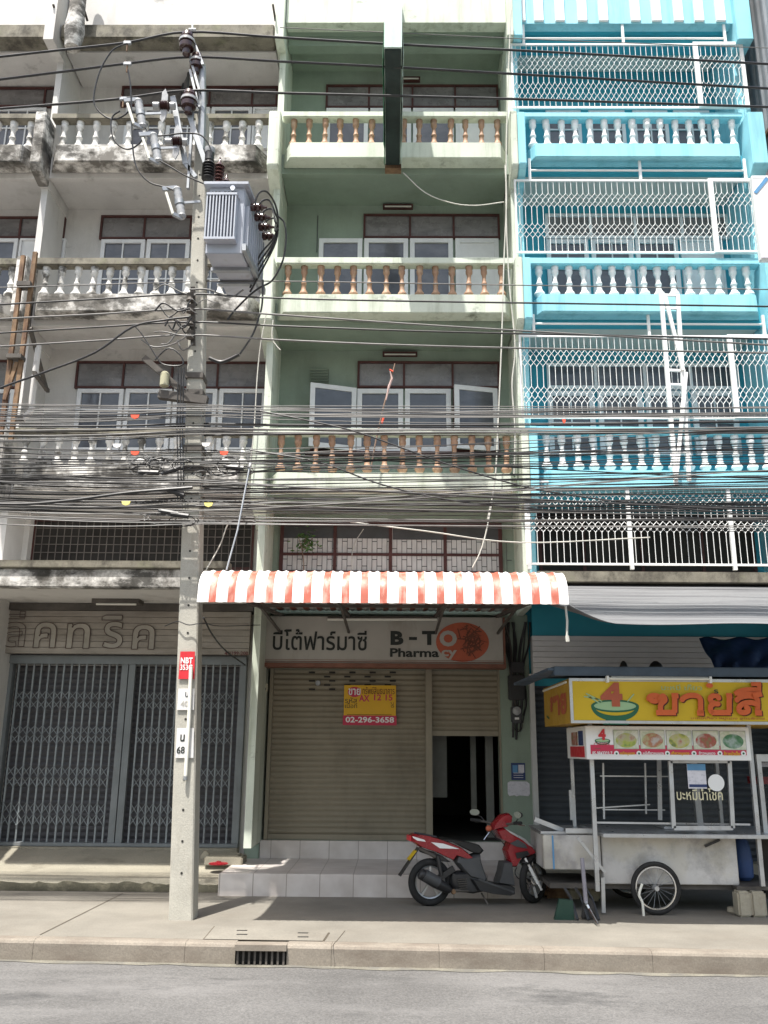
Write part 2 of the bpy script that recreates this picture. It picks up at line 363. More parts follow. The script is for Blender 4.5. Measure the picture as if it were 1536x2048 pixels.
for i in range(-60, 60, 4): b.add([(i, kerb_y(i)+.156, 0), (i+4, kerb_y(i+4)+.156, 0), (i+4, 13.0, 0), (i, 13.0, 0)], [(0,1,2,3)])
pv = b.build('pavement', m['pave']); struct(pv)
# expansion joints in the pavement, shallow grooves filled with dirt
jm = mat('dirt_filled_joint', (.09,.075,.055), .9, .2, 10)
b = MB()
def joint(p, q, w=.012):
    d = (q-p).normalized(); s = Vector((-d.y, d.x, 0))*w/2; e = Vector((0,0,.004)); b.quad(p-s+e, q-s+e, q+s+e, p+s+e)
joint(gz(80,1870), gz(246,1787)); joint(gz(662,1896), gz(690,1862), .006)
for x0 in range(-30, 30, 1):
    if rnd.random() < .75: joint(Vector((x0, kerb_y(x0)+.158+rnd.uniform(-.004,.004), 0)), Vector((x0+rnd.uniform(.5,1), kerb_y(x0+1)+.158, 0)), .009)
j = b.build('pavement_joint', jm); struct(j)
b = MB(); gp = []                          # pale dust lying in the gutter
for i in range(121):
    x = -12+i*.2; gp.append((x, kerb_y(x)+.01, kerb_y(x)-.05-.07*rnd.random()))
b.add([(x, a_, ROADZ+.004) for x, a_, _ in gp]+[(x, c_, ROADZ+.004) for x, _, c_ in gp], [(i, i+1, 122+i, 121+i) for i in range(120)]); struct(b.build('road_gutter', mat('gutter_dust', (.165,.155,.125), .9, .25, 4, (.1,.097,.09), .7, (4,4,1), (.45,.6), grain=.2)))
# raised apron before the grey shop
AP0, AP1, APZ = -14, X(440,1770,11.4), .17
b = MB(); yk = gz(170,1783).y
prof = [(yk,-.05),(yk+.012,.09),(yk+.05,.145),(yk+.16,APZ),(yk+.6,APZ+.02),(12.2,.255),(12.62,.372),(12.75,.376),(12.75,-.05)]
b.prism_x(prof, AP0, AP1-.01); ap = b.build('pavement_apron', m['apron'], bevel=0); struct(ap)

b = MB(); xs_ = [AP0+(AP1-.012-AP0)*i/160 for i in range(161)]; up_ = [(.085+.035*rnd.random()) for _ in xs_]
b.add([(x, yk-.004, 0.002) for x in xs_]+[(x, yk+.008, u_) for x, u_ in zip(xs_, up_)], [(i, i+1, 162+i, 161+i) for i in range(160)])
struct(b.build('pavement_moss', mat('black_green_moss', (.075,.07,.05), .95, .3, 5, (.2,.18,.13), .6, (6,6,9), (.5,.66), grain=.2)))
# ---- drain inlet grate and inspection cover
t = thing('drain_grate', 'dark barred drain inlet set into the kerb face', 'drain', ((IN0+IN1)/2, kerb_y(0), ROADZ))
b = MB(); n = 9
for i in range(n):
    x = IN0+(IN1-IN0)*(i+.5)/n; b.box(x-.009, x+.009, kerb_y(0)+.03, kerb_y(0)+.05, ROADZ, -.045)
b.build('bars', m['steeld'], t)
b = MB(); b.box(IN0+.002, IN1-.002, kerb_y(0)+.10, kerb_y(0)+.125, ROADZ, -.047); b.build('backing', m['dark'], t)
cA, cB, cC, cD = gz(405,1880), gz(648,1884), gz(660,1866), gz(428,1853)
t = thing('inspection_cover', 'rectangular concrete inspection cover flush with the pavement above the drain', 'manhole cover', (cA+cC)/2)
b = MB(); e = Vector((0,0,.004)); b.quad(cA+e, cB+e, cC+e, cD+e); b.build('cover_rim', jm, t)
b = MB(); ctr = (cA+cB+cC+cD)/4; q = [ctr+(p-ctr)*.975+Vector((0,0,.008)) for p in (cA,cB,cC,cD)]; b.quad(*q); b.build('cover_plate', m['pave'], t)
for px, py in ((484,1866),(606,1871)):
    b = MB()
    for dy in (0, 8):
        p = gz(px, py+dy-3); b.box(p.x-.05, p.x+.05, p.y-.014, p.y+.014, .0083, .012)
    b.build('lifting_slot', m['dark'], t)

# ================================================================ HOUSE FRONTS
DB, DW, DP = 11.95, 12.9, 11.75
def bal_prof(h, r):
    k = r
    return [(k*a, c*h) for a, c in ((.66,0),(.6,.05),(.5,.09),(.94,.165),(1.0,.19),(.96,.215),(.62,.28),(.5,.33),(.5,.46),(.6,.47),(.6,.505),(.5,.52),(.42,.57),(.40,.68),(.5,.75),(.68,.79),(.70,.86),(.58,.885),(.72,.92),(.72,1))]
    return [(k*.95,0),(k*.95,.045*h),(k*.62,.07*h),(k*.6,.1*h),(k*.98,.21*h),(k*1.02,.235*h),(k*.98,.26*h),(k*.55,.36*h),(k*.5,.40*h),(k*.58,.42*h),(k*.58,.45*h),(k*.5,.47*h),
            (k*.44,.62*h),(k*.5,.70*h),(k*.58,.72*h),(k*.5,.75*h),(k*.52,.80*h),(k*.86,.90*h),(k*.9,.95*h),(k*.75,h)]
def baluster(mm, parent, h, r, loc):
    b = MB(); b.lathe(bal_prof(h, r), (0,0,0), 12)
    me = bpy.data.meshes.new('baluster'); me.from_pydata([tuple(p) for p in b.v], [], b.f); me.materials.append(mm); me.shade_smooth()
    o = bpy.data.objects.new('baluster', me); C.objects.link(o); o.parent = parent; o.location = Vector(loc)-wloc(parent); return o
def window(parent, x0, x1, y0, y1, mulls=(), D=DW, fm='brown', pm='glassg', fw=.034, grid=None, name='window', depth=.05, hb=()):
    """a framed window measured on the photograph, standing on the wall plane D"""
    ym = (y0+y1)/2; a, c = X(x0,ym,D), X(x1,ym,D); z1, z0 = Z(y0,D,(x0+x1)/2), Z(y1,D,(x0+x1)/2)
    b = MB(); y = D-.002; f = y-depth
    b.box(a, a+fw, f, y, z0, z1); b.box(c-fw, c, f, y, z0, z1); b.box(a+fw, c-fw, f, y, z1-fw, z1); b.box(a+fw, c-fw, f, y, z0, z0+fw)
    for q in mulls:
        xx = X(q, ym, D); b.box(xx-fw*.45, xx+fw*.45, f+.003, y, z0+fw, z1-fw)
    for q in hb:
        zz = Z(q, D, (x0+x1)/2); b.box(a+fw, c-fw, f+.005, y, zz-fw*.35, zz+fw*.35)
    if grid:
        nx, nz = grid
        for i in range(1, nx): xx = a+(c-a)*i/nx; b.box(xx-.011, xx+.011, f+.006, y, z0+fw, z1-fw)
        for i in range(1, nz): zz = z0+(z1-z0)*i/nz; b.box(a+fw, c-fw, f+.008, y, zz-.011, zz+.011)
    w = b.build(name, m[fm], parent)
    g = MB(); g.box(a+fw*.6, c-fw*.6, y-.02, y-.003, z0+fw*.6, z1-fw*.6); g.build('pane', m[pm], w)
    return w
def sash(parent, hx, z0, z1, width, ang, D, fm='wframe', pm='glass', side=1, fw=.055, grid=None):
    """a casement hinged at hx, swung out by ang"""
    d = Vector((math.cos(ang)*side, -math.sin(ang), 0)); n = Vector((-d.y, d.x, 0)); o = Vector((hx, D-.06, 0))
    b = MB()
    def pc(u0, u1, za, zb, th=.04):
        p = o+d*((u0+u1)/2); q = p.copy(); p.z = za; q.z = zb
        b.bar(p, q, abs(u1-u0), th, up=n)
    pc(0, fw, z0, z1); pc(width-fw, width, z0, z1); pc(fw, width-fw, z1-fw, z1); pc(fw, width-fw, z0, z0+fw)
    w = b.build('window', m[fm], parent); b = MB(); pc(fw*.7, width-fw*.7, z0+fw*.7, z1-fw*.7, .008); b.build('pane', m[pm], w)
    return w
def facade(root, x0, x1, rows, mats, nbal, balr, fl, fr, cham=.13, pr=DP, panel_extra=None, under=.1):
    """rows: rail top, rail bottom, panel top, panel bottom in photo pixels; fl / fr: inner faces of the party fins"""
    xc = 768+((x0+x1)/2)*130
    for i, (yt, yb, yp, yq) in enumerate(rows):
        zt, zb = Z(yt, DB-.1, xc), Z(yb, DB-.1, xc); zp, zq = Z(yp, pr, xc), Z(yq, pr, xc)
        b = MB(); b.box(fl+.002, fr-.002, DB-.1, DB+.07, zb, zt); b.build('balcony_rail', mats['rail'], root, bevel=.012)
        n = nbal[i]; x = fl+.12; proto = None
        for k in range(n):
            px = fl+(fr-fl)*(k+.72)/(n+.45)
            if proto is None: proto = baluster(mats['bal'][i] if isinstance(mats['bal'], list) else mats['bal'], root, zb-zp+.02, balr, (px, DB, zp-.01))
            else:
                q_ = dup(proto, root, Vector((px+rnd.gauss(0,.004), DB+rnd.gauss(0,.004), zp-.01))-wloc(root)); q_.rotation_euler = (rnd.gauss(0,.012), rnd.gauss(0,.015), rnd.uniform(0,6)); q_.scale = (rnd.uniform(.94,1.04),)*2+(1,)
        b = MB(); pp = [(fl+.03, 12.02), (fl+.03+cham, pr), (fr-.03-cham, pr), (fr-.03, 12.02)]
        b.prism_z(pp, zq, zp); b.build('balcony_panel', mats['panel'], root, bevel=.01)
        b = MB(); b.box(fl+.002, fr-.002, 12.022, 12.12, zq-under, zp-.02); b.box(fl+.002, fr-.002, 12.12, DW+.1, zq-under+.03, zp-.03)
        b.build('balcony_slab', mats['soff'], root)
    return
def fin(root, xa, xb, rows, mm, xc, dback=DW+.2, d0=11.68, thin=None, zlow=0, ztop=14.6, low=1.0):
    """party-wall fin: blades at every balcony and a set-back wall between"""
    b = MB()
    ta, tb = thin if thin else (xa+.02, xb-.02)
    b.box(ta, tb, 12.03, dback, zlow, ztop)
    for yt, yb, yp, yq in rows:
        zt, zq = Z(yt, d0, xc)+.012, Z(yq+20, d0, xc)
        k_ = MB(); k_.prism_x([(d0, zt), (d0, zq+.06), (d0+.05, zq), (12.35, zq-.28), (12.35, zt)], xa, xb); k_.build('party_fin', mm, root, bevel=.012)
    b.build('party_wall', mm, root)

# ---------------------------------------------------------------- green shophouse
gR = [(222,233,284,315), (514,527,588,625), (856,868,945,978)]
G = thing('shophouse', 'pale green four storey shophouse with terracotta balusters, the middle house', 'building', (0, 12.9, .2), group='row of terraced shophouses')
facade(G, -1.97, 1.9, gR, dict(rail=m['gtrim'], bal=m['terra'], panel=m['gtrim'], soff=m['gwall']), (14,14,14), .075, -1.79, 1.80)
fin(G, -1.975, -1.79, gR, m['gtrim'], 560, thin=(-1.9,-1.80), zlow=.46)
fin(G, 1.80, 1.905, gR, m['gtrim'], 1030, thin=(1.82,1.911), zlow=3.6)
zs = Z(45, 11.8)
b = MB(); b.box(-1.79, 1.80, 11.8, 12.0, zs, zs+2.2); b.build('parapet', m['gtrim'], G)
b = MB(); b.box(-1.788, 1.798, 12.0, DW+.1, zs+.02, zs+.22); b.box(-1.788, 1.798, 12.12, 12.3, zs-.16, zs+.02); b.build('balcony_slab', m['gwall'], G)
b = MB(); b.box(-1.95, -1.802, 11.7, 13.0, Z(75,11.7,585), zs+2.3); b.build('parapet_fin', m['gtrim'], G, bevel=.01); b = MB(); b.box(1.802, 1.91, 11.7, 13.0, Z(70,11.7,1020), zs+2.3); b.build('parapet_fin', m['gtrim'], G, bevel=.01)
b = MB(); b.box(-1.9, 1.9, DW, DW+.25, 3.62, 14.2); b.build('wall', m['gwall'], G)
# windows, top floor
window(G, 652,996,173,219, (738,825,910), pm='glassg')
for a, c, k in ((652,736,0),(740,822,0),(826,907,0),(911,996,1)):
    window(G, a,c,220,300, (), fm='wframe', pm='glass' if not k else 'white', fw=.07)
# third floor
window(G, 727,999,431,479, (820,907), pm='glassg')
for a, c, k in ((637,724,0),(728,816,0),(820,906,0),(911,998,1)):
    window(G, a,c,480,600, (), fm='wframe', pm='glass' if not k else 'wframe', fw=.075)
# second floor, outer casements swung open
window(G, 715,999,725,778, (808,905), pm='glassg')
za, zb = Z(905,DW), Z(780,DW)
for a, c in ((714,806),(810,902)): window(G, a,c,780,905, (), fm='wframe', pm='glass', fw=.075)
window(G, 622,712,782,905, (), fm='brown', pm='dark', fw=.03); window(G, 906,998,782,905, (), fm='brown', pm='dark', fw=.03)
sash(G, X(712,840,DW), za, zb, .735, R_(17), DW, side=-1, fw=.075); sash(G, X(998,840,DW-.2), za, zb, .70, R_(13), DW, side=-1, fw=.075)
b = MB(); a, c = X(621,757,DW), X(657,757,DW); z1, z0 = Z(740,DW), Z(774,DW)
b.box(a, c, DW-.02, DW-.002, z0, z1); b.build('vent_backing', m['dark'], G)
b = MB()
for i in range(6): zz = z0+(z1-z0)*(i+.5)/6; b.bar((a, DW-.04, zz), (c, DW-.04, zz), .05, .012, up=(0,.5,1))
b.build('vent_louvre', m['gwall'], G)
b = MB(); b.box(X(611,900,DW), X(1000,900,DW), DW-.09, DW-.002, Z(913,DW), Z(906,DW)); b.build('window_sill', m['brown'], G)
# mezzanine screen window
window(G, 560,1004,1046,1150, (670,781,890), hb=(1110,), pm='lattice', fw=.055)
lg = MB(); y = DW-.0225
for i in range(46):
    xx = X(566,1090,DW)+i*.0745
    lg.box(xx-.004, xx+.004, y-.004, y, Z(1150,DW), Z(1078,DW))
    for zz in (Z(1084,DW), Z(1098,DW), Z(1120,DW), Z(1133,DW)):
        if i % 3 == (0 if zz in (Z(1084,DW), Z(1120,DW)) else 1): lg.box(xx, xx+.0745, y-.004, y, zz-.005, zz+.005)
lg.box(X(563,1060,DW), X(782,1060,DW), y-.008, y, Z(1078,DW), Z(1050,DW)); lg.box(X(786,1060,DW), X(1001,1060,DW), y-.010, y, Z(1080,DW), Z(1050,DW))
lg.build('block_screen_joints', m['plastg'], G)
# lamps under the balconies
for px, py, w in ((822,158,.32),(796,413,.5),(800,708,.55)):
    b = MB(); p = at(px, py, DW-.07); b.box(p.x-w/2, p.x+w/2, DW-.1, DW-.002, p.z-.02, p.z+.03)
    l = b.build('wall_lamp', m['brown'], G); b = MB(); b.tube([(p.x-w/2+.03, DW-.11, p.z-.025), (p.x+w/2-.03, DW-.11, p.z-.025)], .014, 8); b.build('lamp_tube', m['cablew'], l)
b = MB(); b.box(X(635,460,DW)-.006, X(635,460,DW)+.006, DW-.012, DW-.001, Z(505,DW), Z(432,DW)); b.build('wall_crack', m['plastg'], G)
# ground floor piers, shutters, doorway
SHZ = .485
gl0, gl1 = X(497,1500,12.8), X(526,1500,12.8); gr0, gr1 = X(1004,1500,12.82), X(1064,1500,12.82)
b = MB(); b.box(gl0, gl1, 12.8, 13.3, .2, 3.62); b.build('pier', m['gwall'], G, bevel=.01); b = MB(); b.box(gr0, gr1, 12.82, 13.3, .2, 3.62); b.build('pier', m['gwall'], G, bevel=.01)
b = MB(); b.box(gl1-.3, gr1, 12.95, 13.3, 2.82, 3.62); b.build('lintel', m['gwall'], G); b = MB(); b.box(gl1, gr0, 12.92, 13.3, .2, SHZ-.002); b.build('door_sill', m['gwall'], G)
def shutter(root, xa, xb, z0, z1, D, mm, pitch=.075, name='roller_shutter', bottom=True):
    b = MB(); n = int((z1-z0)/pitch); prof = []
    for i in range(n):
        z = z0+(z1-z0)*i/n; h = (z1-z0)/n
        prof += [(D, z), (D-.008, z+h*.15), (D-.02, z+h*.45), (D-.02, z+h*.62), (D-.006, z+h*.9)]
    prof.append((D, z1))
    vs = [(xa, y, z) for y, z in prof]+[(xb, y, z) for y, z in prof]; q = len(prof)
    b.add(vs, [(i, q+i, q+i+1, i+1) for i in range(q-1)])
    if bottom: b.box(xa, xb, D-.03, D+.01, z0-.07, z0)
    return b.build(name, mm, root)
sx0, sx1, sx2, sx3 = X(530,1600,12.88), X(852,1600,12.88), X(861,1600,12.88), X(1002,1600,12.88)
s1 = shutter(G, sx0+.05, sx1, SHZ+.07, 2.84, 12.98, m['shutter'])
b = MB()                                     # vent slots in the upper slats
for r_ in range(5):
    for k in range(9):
        px = 624+k*20.2+(20.2 if r_ % 2 else 0)*.5*1.0
        if k % 2 != r_ % 2 or px > 788: continue
        if r_ == 4 and px > 700: continue
        p = at(px, 1345+r_*8.4, 12.955); b.box(p.x-.045, p.x+.045, 12.951, 12.956, p.z-.012, p.z+.012)
b.build('vent_slat_marking', m['dark'], s1)
p = at(636,1366,12.93); b = MB(); b.lathe([(.001,-.02),(.035,-.02),(.04,0),(.03,.02)], (p.x, 12.94, p.z), 16, 'y'); b.build('lock_knob', m['galv'], s1)
zbot = Z(1472,12.95,930)
shutter(G, sx2+.03, sx3, zbot+.07, 2.84, 12.98, m['shutter'])
for a, c in ((sx0, sx0+.05), (sx1, sx2+.03), (sx3, gr0)): b = MB(); b.box(a, c, 12.885, 13.0, SHZ, 2.84); b.build('shutter_guide', m['shutter'], G)
# dim room behind the doorway
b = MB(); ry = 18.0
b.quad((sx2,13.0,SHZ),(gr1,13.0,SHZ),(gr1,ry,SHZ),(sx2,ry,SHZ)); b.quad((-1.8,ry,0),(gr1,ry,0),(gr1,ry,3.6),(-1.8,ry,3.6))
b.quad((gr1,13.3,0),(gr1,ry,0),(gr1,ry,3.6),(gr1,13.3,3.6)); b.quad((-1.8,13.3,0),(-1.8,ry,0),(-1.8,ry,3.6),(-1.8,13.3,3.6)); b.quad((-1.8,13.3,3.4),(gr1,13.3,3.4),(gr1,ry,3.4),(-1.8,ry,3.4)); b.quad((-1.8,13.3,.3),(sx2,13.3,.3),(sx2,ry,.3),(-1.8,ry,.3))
b.build('interior', mat('dark_room_wall', (.06,.06,.055), .9, .2, 2), G)
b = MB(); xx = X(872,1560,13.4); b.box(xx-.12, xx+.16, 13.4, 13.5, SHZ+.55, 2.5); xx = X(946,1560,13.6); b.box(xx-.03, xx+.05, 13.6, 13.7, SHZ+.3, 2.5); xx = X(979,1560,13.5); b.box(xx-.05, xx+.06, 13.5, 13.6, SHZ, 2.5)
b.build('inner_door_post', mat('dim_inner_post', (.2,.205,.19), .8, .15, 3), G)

# tiled step before the green shop
stx0, stx1 = X(440,1770,11.42), X(1072,1770,11.2)
t = thing('shop_step', 'long beige tiled step before the beige roller shutter', 'step', ((stx0+stx1)/2, 12, 0))
b = MB(); b.box(stx0, stx1, 11.3, 12.905, -.02, .25); b.build('lower_tread', m['tile'], t, bevel=.008)
b = MB(); b.box(gl1+.005, gr0-.005, 12.845, 12.915, .251, SHZ-.004); b.build('upper_riser', m['tile'], t)

# ---------------------------------------------------------------- grey shophouses to the left
aR = [(226,237,288,322), (515,529,587,622), (856,868,928,975)]
def grey_house(root, x0, x1, shop=True):
    fl, fr = x0+.15, x1-.0
    facade(root, x0, x1, aR, dict(rail=m['arail'], bal=m['abal'], panel=m['amold'], soff=m['awall']), (13,14,14), .085, fl, fr, cham=.16, pr=11.72, under=.09)
    zs = Z(48, 11.8, 300); zt = Z(75, 11.8, 300)
    b = MB(); b.box(fl, fr, 11.98, 12.2, zs, zs+2.2); b.build('parapet', m['awall'], root)
    b = MB(); b.box(fl, fr, 11.8, 12.1, zt, zs); b.build('parapet_ledge', m['arail'], root, bevel=.015)
    b = MB(); b.box(fl, fr, 12.1, DW+.1, zt-.02, zt+.2); b.build('balcony_slab', m['awall'], root)
    b = MB(); b.box(x0, x1-.005, DW, DW+.25, 2.85, 14.4); b.build('wall', m['awall'], root)
    b = MB(); b.box(x0, x1-.1, 11.02, 11.18, 3.66, 3.902); b.build('canopy_edge', m['amold'], root, bevel=.015)
    b = MB(); b.box(x0, x1-.1, 10.98, 11.16, 3.904, 4.005); b.build('canopy_lip', m['arail'], root, bevel=.012)
    b = MB(); b.box(x0, x1-.1, 11.18, DW, 3.70, 3.90); b.build('canopy_slab', m['awall'], root)
A = thing('shophouse', 'mould stained grey white shophouse with white balusters beside the green house', 'building', (-3.7, 12.9, .2), group='row of terraced shophouses')
ax0, ax1 = -5.62, -1.98
grey_house(A, ax0, ax1)
ftop = dict(zt=0)
b = MB()                                      # party fin with blades between the grey houses
for yt, yb, yp, yq in aR:
    zt, zq = Z(yt, 11.68, 105)+.02, Z(yq+15, 11.68, 105); b = MB(); b.prism_x([(11.66, zt), (11.66, zq+.1), (11.75, zq), (12.06, zq-.06), (12.06, zt)], ax0-.02, ax0+.148); b.build('party_fin', m['amold'], A, bevel=.012)
    w_ = MB(); w_.prism_x([(12.063, zt), (12.063, zq-.06), (12.9, zq-.08), (12.9, zt)], ax0-.0, ax0+.14); w_.build('party_beam', m['awall'], A)
b = MB(); b.box(ax0+.02, ax0+.12, 12.1, 13.1, 0.2, 14.6); b.build('party_wall', m['awall'], A)
b = MB(); b.box(ax0-.03, ax0+.13, 11.6, 12.4, Z(78,11.6,150), 15.2); b.build('parapet_fin', m['awall'], A)
b = MB(); b.lathe([(.12,-.45),(.16,-.1),(.13,.2),(.1,1.6)], (X(146,60,11.5), 11.56, Z(50,11.56,146)), 12); b.build('rain_pipe', m['amold'], A, smooth=True)
for px in (117,175,551):
    b = MB(); p = at(px, 42, 11.78); b.bar(p, p+Vector((-.02,-.22,.12)), .03, .03); b.build('bar_stub', m['steeld'], A)
# windows
window(A, 244,556,176,216, (330,420,505), pm='glassg'); 
for a, c in ((250,330),(334,418),(422,503)): window(A, a,c,218,300, (), fm='wframe', pm='glass', fw=.06, grid=(2,2))
window(A, 505,556,218,300, (), fm='wframe', pm='wframe')
window(A, 202,520,434,481, (290,382,470), pm='glassg')
for a, c in ((199,287),(291,377),(381,466)): window(A, a,c,482,600, (), fm='wframe', pm='glass', fw=.065, grid=(2,3))
window(A, 153,540,725,779, (248,345,436), pm='glassg')
for a, c in ((151,244),(248,341),(345,432),(437,531)): window(A, a,c,780,905, (), fm='wframe', pm='glass', fw=.065, grid=(2,3))
sash(A, X(366,190,DW), Z(216,DW), Z(160,DW), .36, R_(60), DW, fm='plastg', pm='glass')
# mezzanine grille opening
w = window(A, 66,508,1040,1140, (), pm='dark', fw=.04)
b = MB(); gx0, gx1, gz0, gz1 = X(72,1090,DW), X(503,1090,DW), Z(1140,DW,300), Z(1043,DW,300)
for i in range(31): xx = gx0+(gx1-gx0)*i/30; b.box(xx-.006, xx+.006, DW-.062, DW-.055, gz0, gz1)
for i in range(1, 6): zz = gz0+(gz1-gz0)*i/6; b.box(gx0, gx1, DW-.056, DW-.05, zz-.006, zz+.006)
b.build('window_grille', mat('grey_brown_grille', (.15,.13,.12), .7, .2, 6), A)
# canopy lamp and louvre strip
b = MB(); p = at(240,1196,12.3); b.box(p.x-.33, p.x+.33, 12.1, 12.35, 3.64, 3.698); l = b.build('ceiling_lamp', m['steeld'], A)
b = MB(); b.tube([(p.x-.28,12.16,3.63),(p.x+.28,12.16,3.63)], .016, 8); b.build('lamp_tube', m['lampw'], l)
# folding gate
gy = 12.78; gz1 = Z(1312,gy,240); gzb = Z(1329,gy,240); g0 = .44; xl, xr = -9.2, X(486,1500,gy)
b = MB(); b.box(xl, xr, gy-.06, gy+.12, gzb, gz1); b.box(xr-.10, xr, gy-.03, gy+.1, g0, gzb); b.box(X(8,1500,gy)-.07, X(8,1500,gy)+.0, gy-.03, gy+.1, g0, gzb); b.box(xl, xr, gy-.08, gy+.1, g0-.045, g0)
fg = b.build('folding_gate', m['gatem'], A, bevel=.006)
b = MB()
for px in (236,251): xx = X(px,1520,gy); b.box(xx-.045, xx+.045, gy-.035, gy+.02, g0, gzb)
b.build('lock_stile', m['gatem'], fg)
b = MB(); bars = []
for xa, xb, n in ((X(12,1500,gy), X(229,1520,gy)-.02, 14), (X(259,1520,gy)+.02, xr-.12, 14)):
    bs_ = [xa+(xb-xa)*(i+.5)/n for i in range(n)]; bars.append(bs_)
    for xx in bs_: b.box(xx-.011, xx+.011, gy-.012, gy+.012, g0, gzb)
gbm = mat('pale_gate_bar_paint', (.23,.255,.265), .5, .15, 4, RUST, .3, (5,5,3), (.58,.74)); b.build('gate_bars', gbm, fg)
zr = [(1383,1419),(1452,1488),(1533,1575),(1606,1652)]
for bs_ in bars:
    step = bs_[1]-bs_[0]
    for ya, yb in zr:
        b = MB()
        z1_, z0_ = Z(ya,gy,240), Z(yb,gy,240); zm = (z1_+z0_)/2
        for xx in bs_[:-1]:
            for p0, p1 in ((z0_, zm), (zm, z1_)):
                b.bar((xx, gy-.018, p0), (xx+step, gy-.018, p1), 0.006, .018, up=(0,1,0)); b.bar((xx, gy-.024, p1), (xx+step, gy-.024, p0), .006, .018, up=(0,1,0))
        b.build('gate_lattice', gbm, fg)
shutter(A, xl, xr, g0-.06, gzb, 13.02, mat('shade_darkened_grey_shutter', (.10,.098,.105), .5, .1, 2, (.045,.042,.045), .5, (2,2,2), (.5,.7)), pitch=.085, bottom=False)
b = MB(); b.box(xl, xr, 12.62, 13.1, .14, g0-.047); b.build('gate_plinth', m['apron'], A)
b = MB(); b.box(xr, gl0-.002, 12.86, 13.1, .2, 3.7); b.build('pier', m['awall'], A)
# outer grey house
OZ = thing('shophouse', 'dirty grey shophouse cut off by the left picture edge, behind the rusty frame', 'building', (-7.5, 12.9, .2), group='row of terraced shophouses')
grey_house(OZ, -9.3, ax0-.02)
window(OZ, -60,156,178,217, (91,), pm='glassg'); window(OZ, -60,90,219,300, (), fm='wframe', pm='glass', fw=.06, grid=(4,2))
window(OZ, -60,131,436,479, (42,), pm='glassg'); window(OZ, -60,31,480,600, (), fm='wframe', pm='glass', fw=.06, grid=(2,2)); window(OZ, 35,127,480,600, (), fm='wframe', pm='wframe')
window(OZ, -60,68,722,779, (), pm='glassg'); window(OZ, -60,64,781,905, (20,), fm='wframe', pm='glass', fw=.06)
b = MB(); b.box(-9.3, ax0+.2, 12.7, 13.0, 4.06, 5.2); b.build('mezzanine_wall', m['awall'], OZ)

# ---------------------------------------------------------------- turquoise shophouse
bR = [(224,234,286,313), (515,528,588,623), (853,866,940,976)]
B = thing('shophouse', 'bright turquoise shophouse with white balusters and white grilles', 'building', (3.8, 12.9, .2), group='row of terraced shophouses')
facade(B, 1.92, 5.7, bR, dict(rail=m['btrim'], bal=m['white'], panel=m['btrim'], soff=m['bwall']), (15,15,15), .082, 2.03, 5.50)
fin(B, 1.912, 2.03, bR, m['btrim'], 1040, thin=(1.912,2.0), zlow=3.8)
fin(B, 5.50, 5.74, bR, m['btrim'], 1490, thin=(5.52,5.72), zlow=.2)
zs = Z(44, 11.8, 1250)
b = MB(); b.box(2.03, 5.50, 11.83, 12.0, zs, zs+2.2); b.build('parapet', m['btrim'], B)
b = MB()
for px in (1041,1077,1119,1164,1206,1270,1312,1356,1397,1440):
    xx = X(px, 20, 11.8); b.box(xx-.075, xx+.075, 11.79, 11.832, zs+.03, zs+2.2)
b.build('parapet_pale_stripe', m['white'], B)
b = MB(); b.box(2.03, 5.50, 12.0, DW+.1, zs+.02, zs+.2); b.box(2.03, 5.5, 12.1, 12.3, zs-.2, zs+.02); b.build('balcony_slab', m['bwall'], B)
b = MB(); b.box(1.912, 2.05, 11.7, 13.0, Z(70,11.7,1030), zs+2.3); b.build('parapet_fin', m['btrim'], B, bevel=.01); b = MB(); b.box(5.5, 5.75, 11.7, 13.0, Z(78,11.7,1485), zs+2.3); b.build('parapet_fin', m['btrim'], B, bevel=.01)
b = MB(); b.box(1.93, 5.72, DW, DW+.25, 2.6, 14.2); b.build('wall', m['bwall'], B)
def soffit(y): 
    b = MB(); 
for (yt,yb,yp,yq) in bR[:2]+[]:
    zq = Z(yq, DP, 1250); b = MB(); b.box(2.05, 5.48, 12.13, 12.89, zq-.085, zq-.072); b.build('soffit_panel', m['bsoff'], B)
b = MB(); b.box(2.05, 5.48, 12.31, 12.89, zs-.0, zs+.018); b.build('soffit_panel', m['bsoff'], B)
# windows
for a, c in ((1092,1162),(1178,1250),(1266,1336),(1348,1420)):
    window(B, a,c,225,300, (), fm='wframe', pm='glass', fw=.06, grid=(2,2))
window(B, 1090,1456,431,480, (1180,1269,1362), fm='wframe', pm='glassg', fw=.05)
for a, c in ((1094,1178),(1184,1267),(1273,1358)): window(B, a,c,482,600, (), fm='wframe', pm='glass', fw=.07, grid=(2,2))
window(B, 1364,1448,482,600, (), fm='wframe', pm='wframe')
window(B, 1093,1475,729,780, (1190,1288,1380), fm='wframe', pm='glass', fw=.05)
for a, c in ((1096,1190),(1197,1286),(1293,1378),(1386,1476)): window(B, a,c,784,912, (), fm='wframe', pm='glass', fw=.08, grid=(2,2))
window(B, 1075,1505,985,1150, (1165,1280,1400), fm='brown', pm='dark', fw=.05)
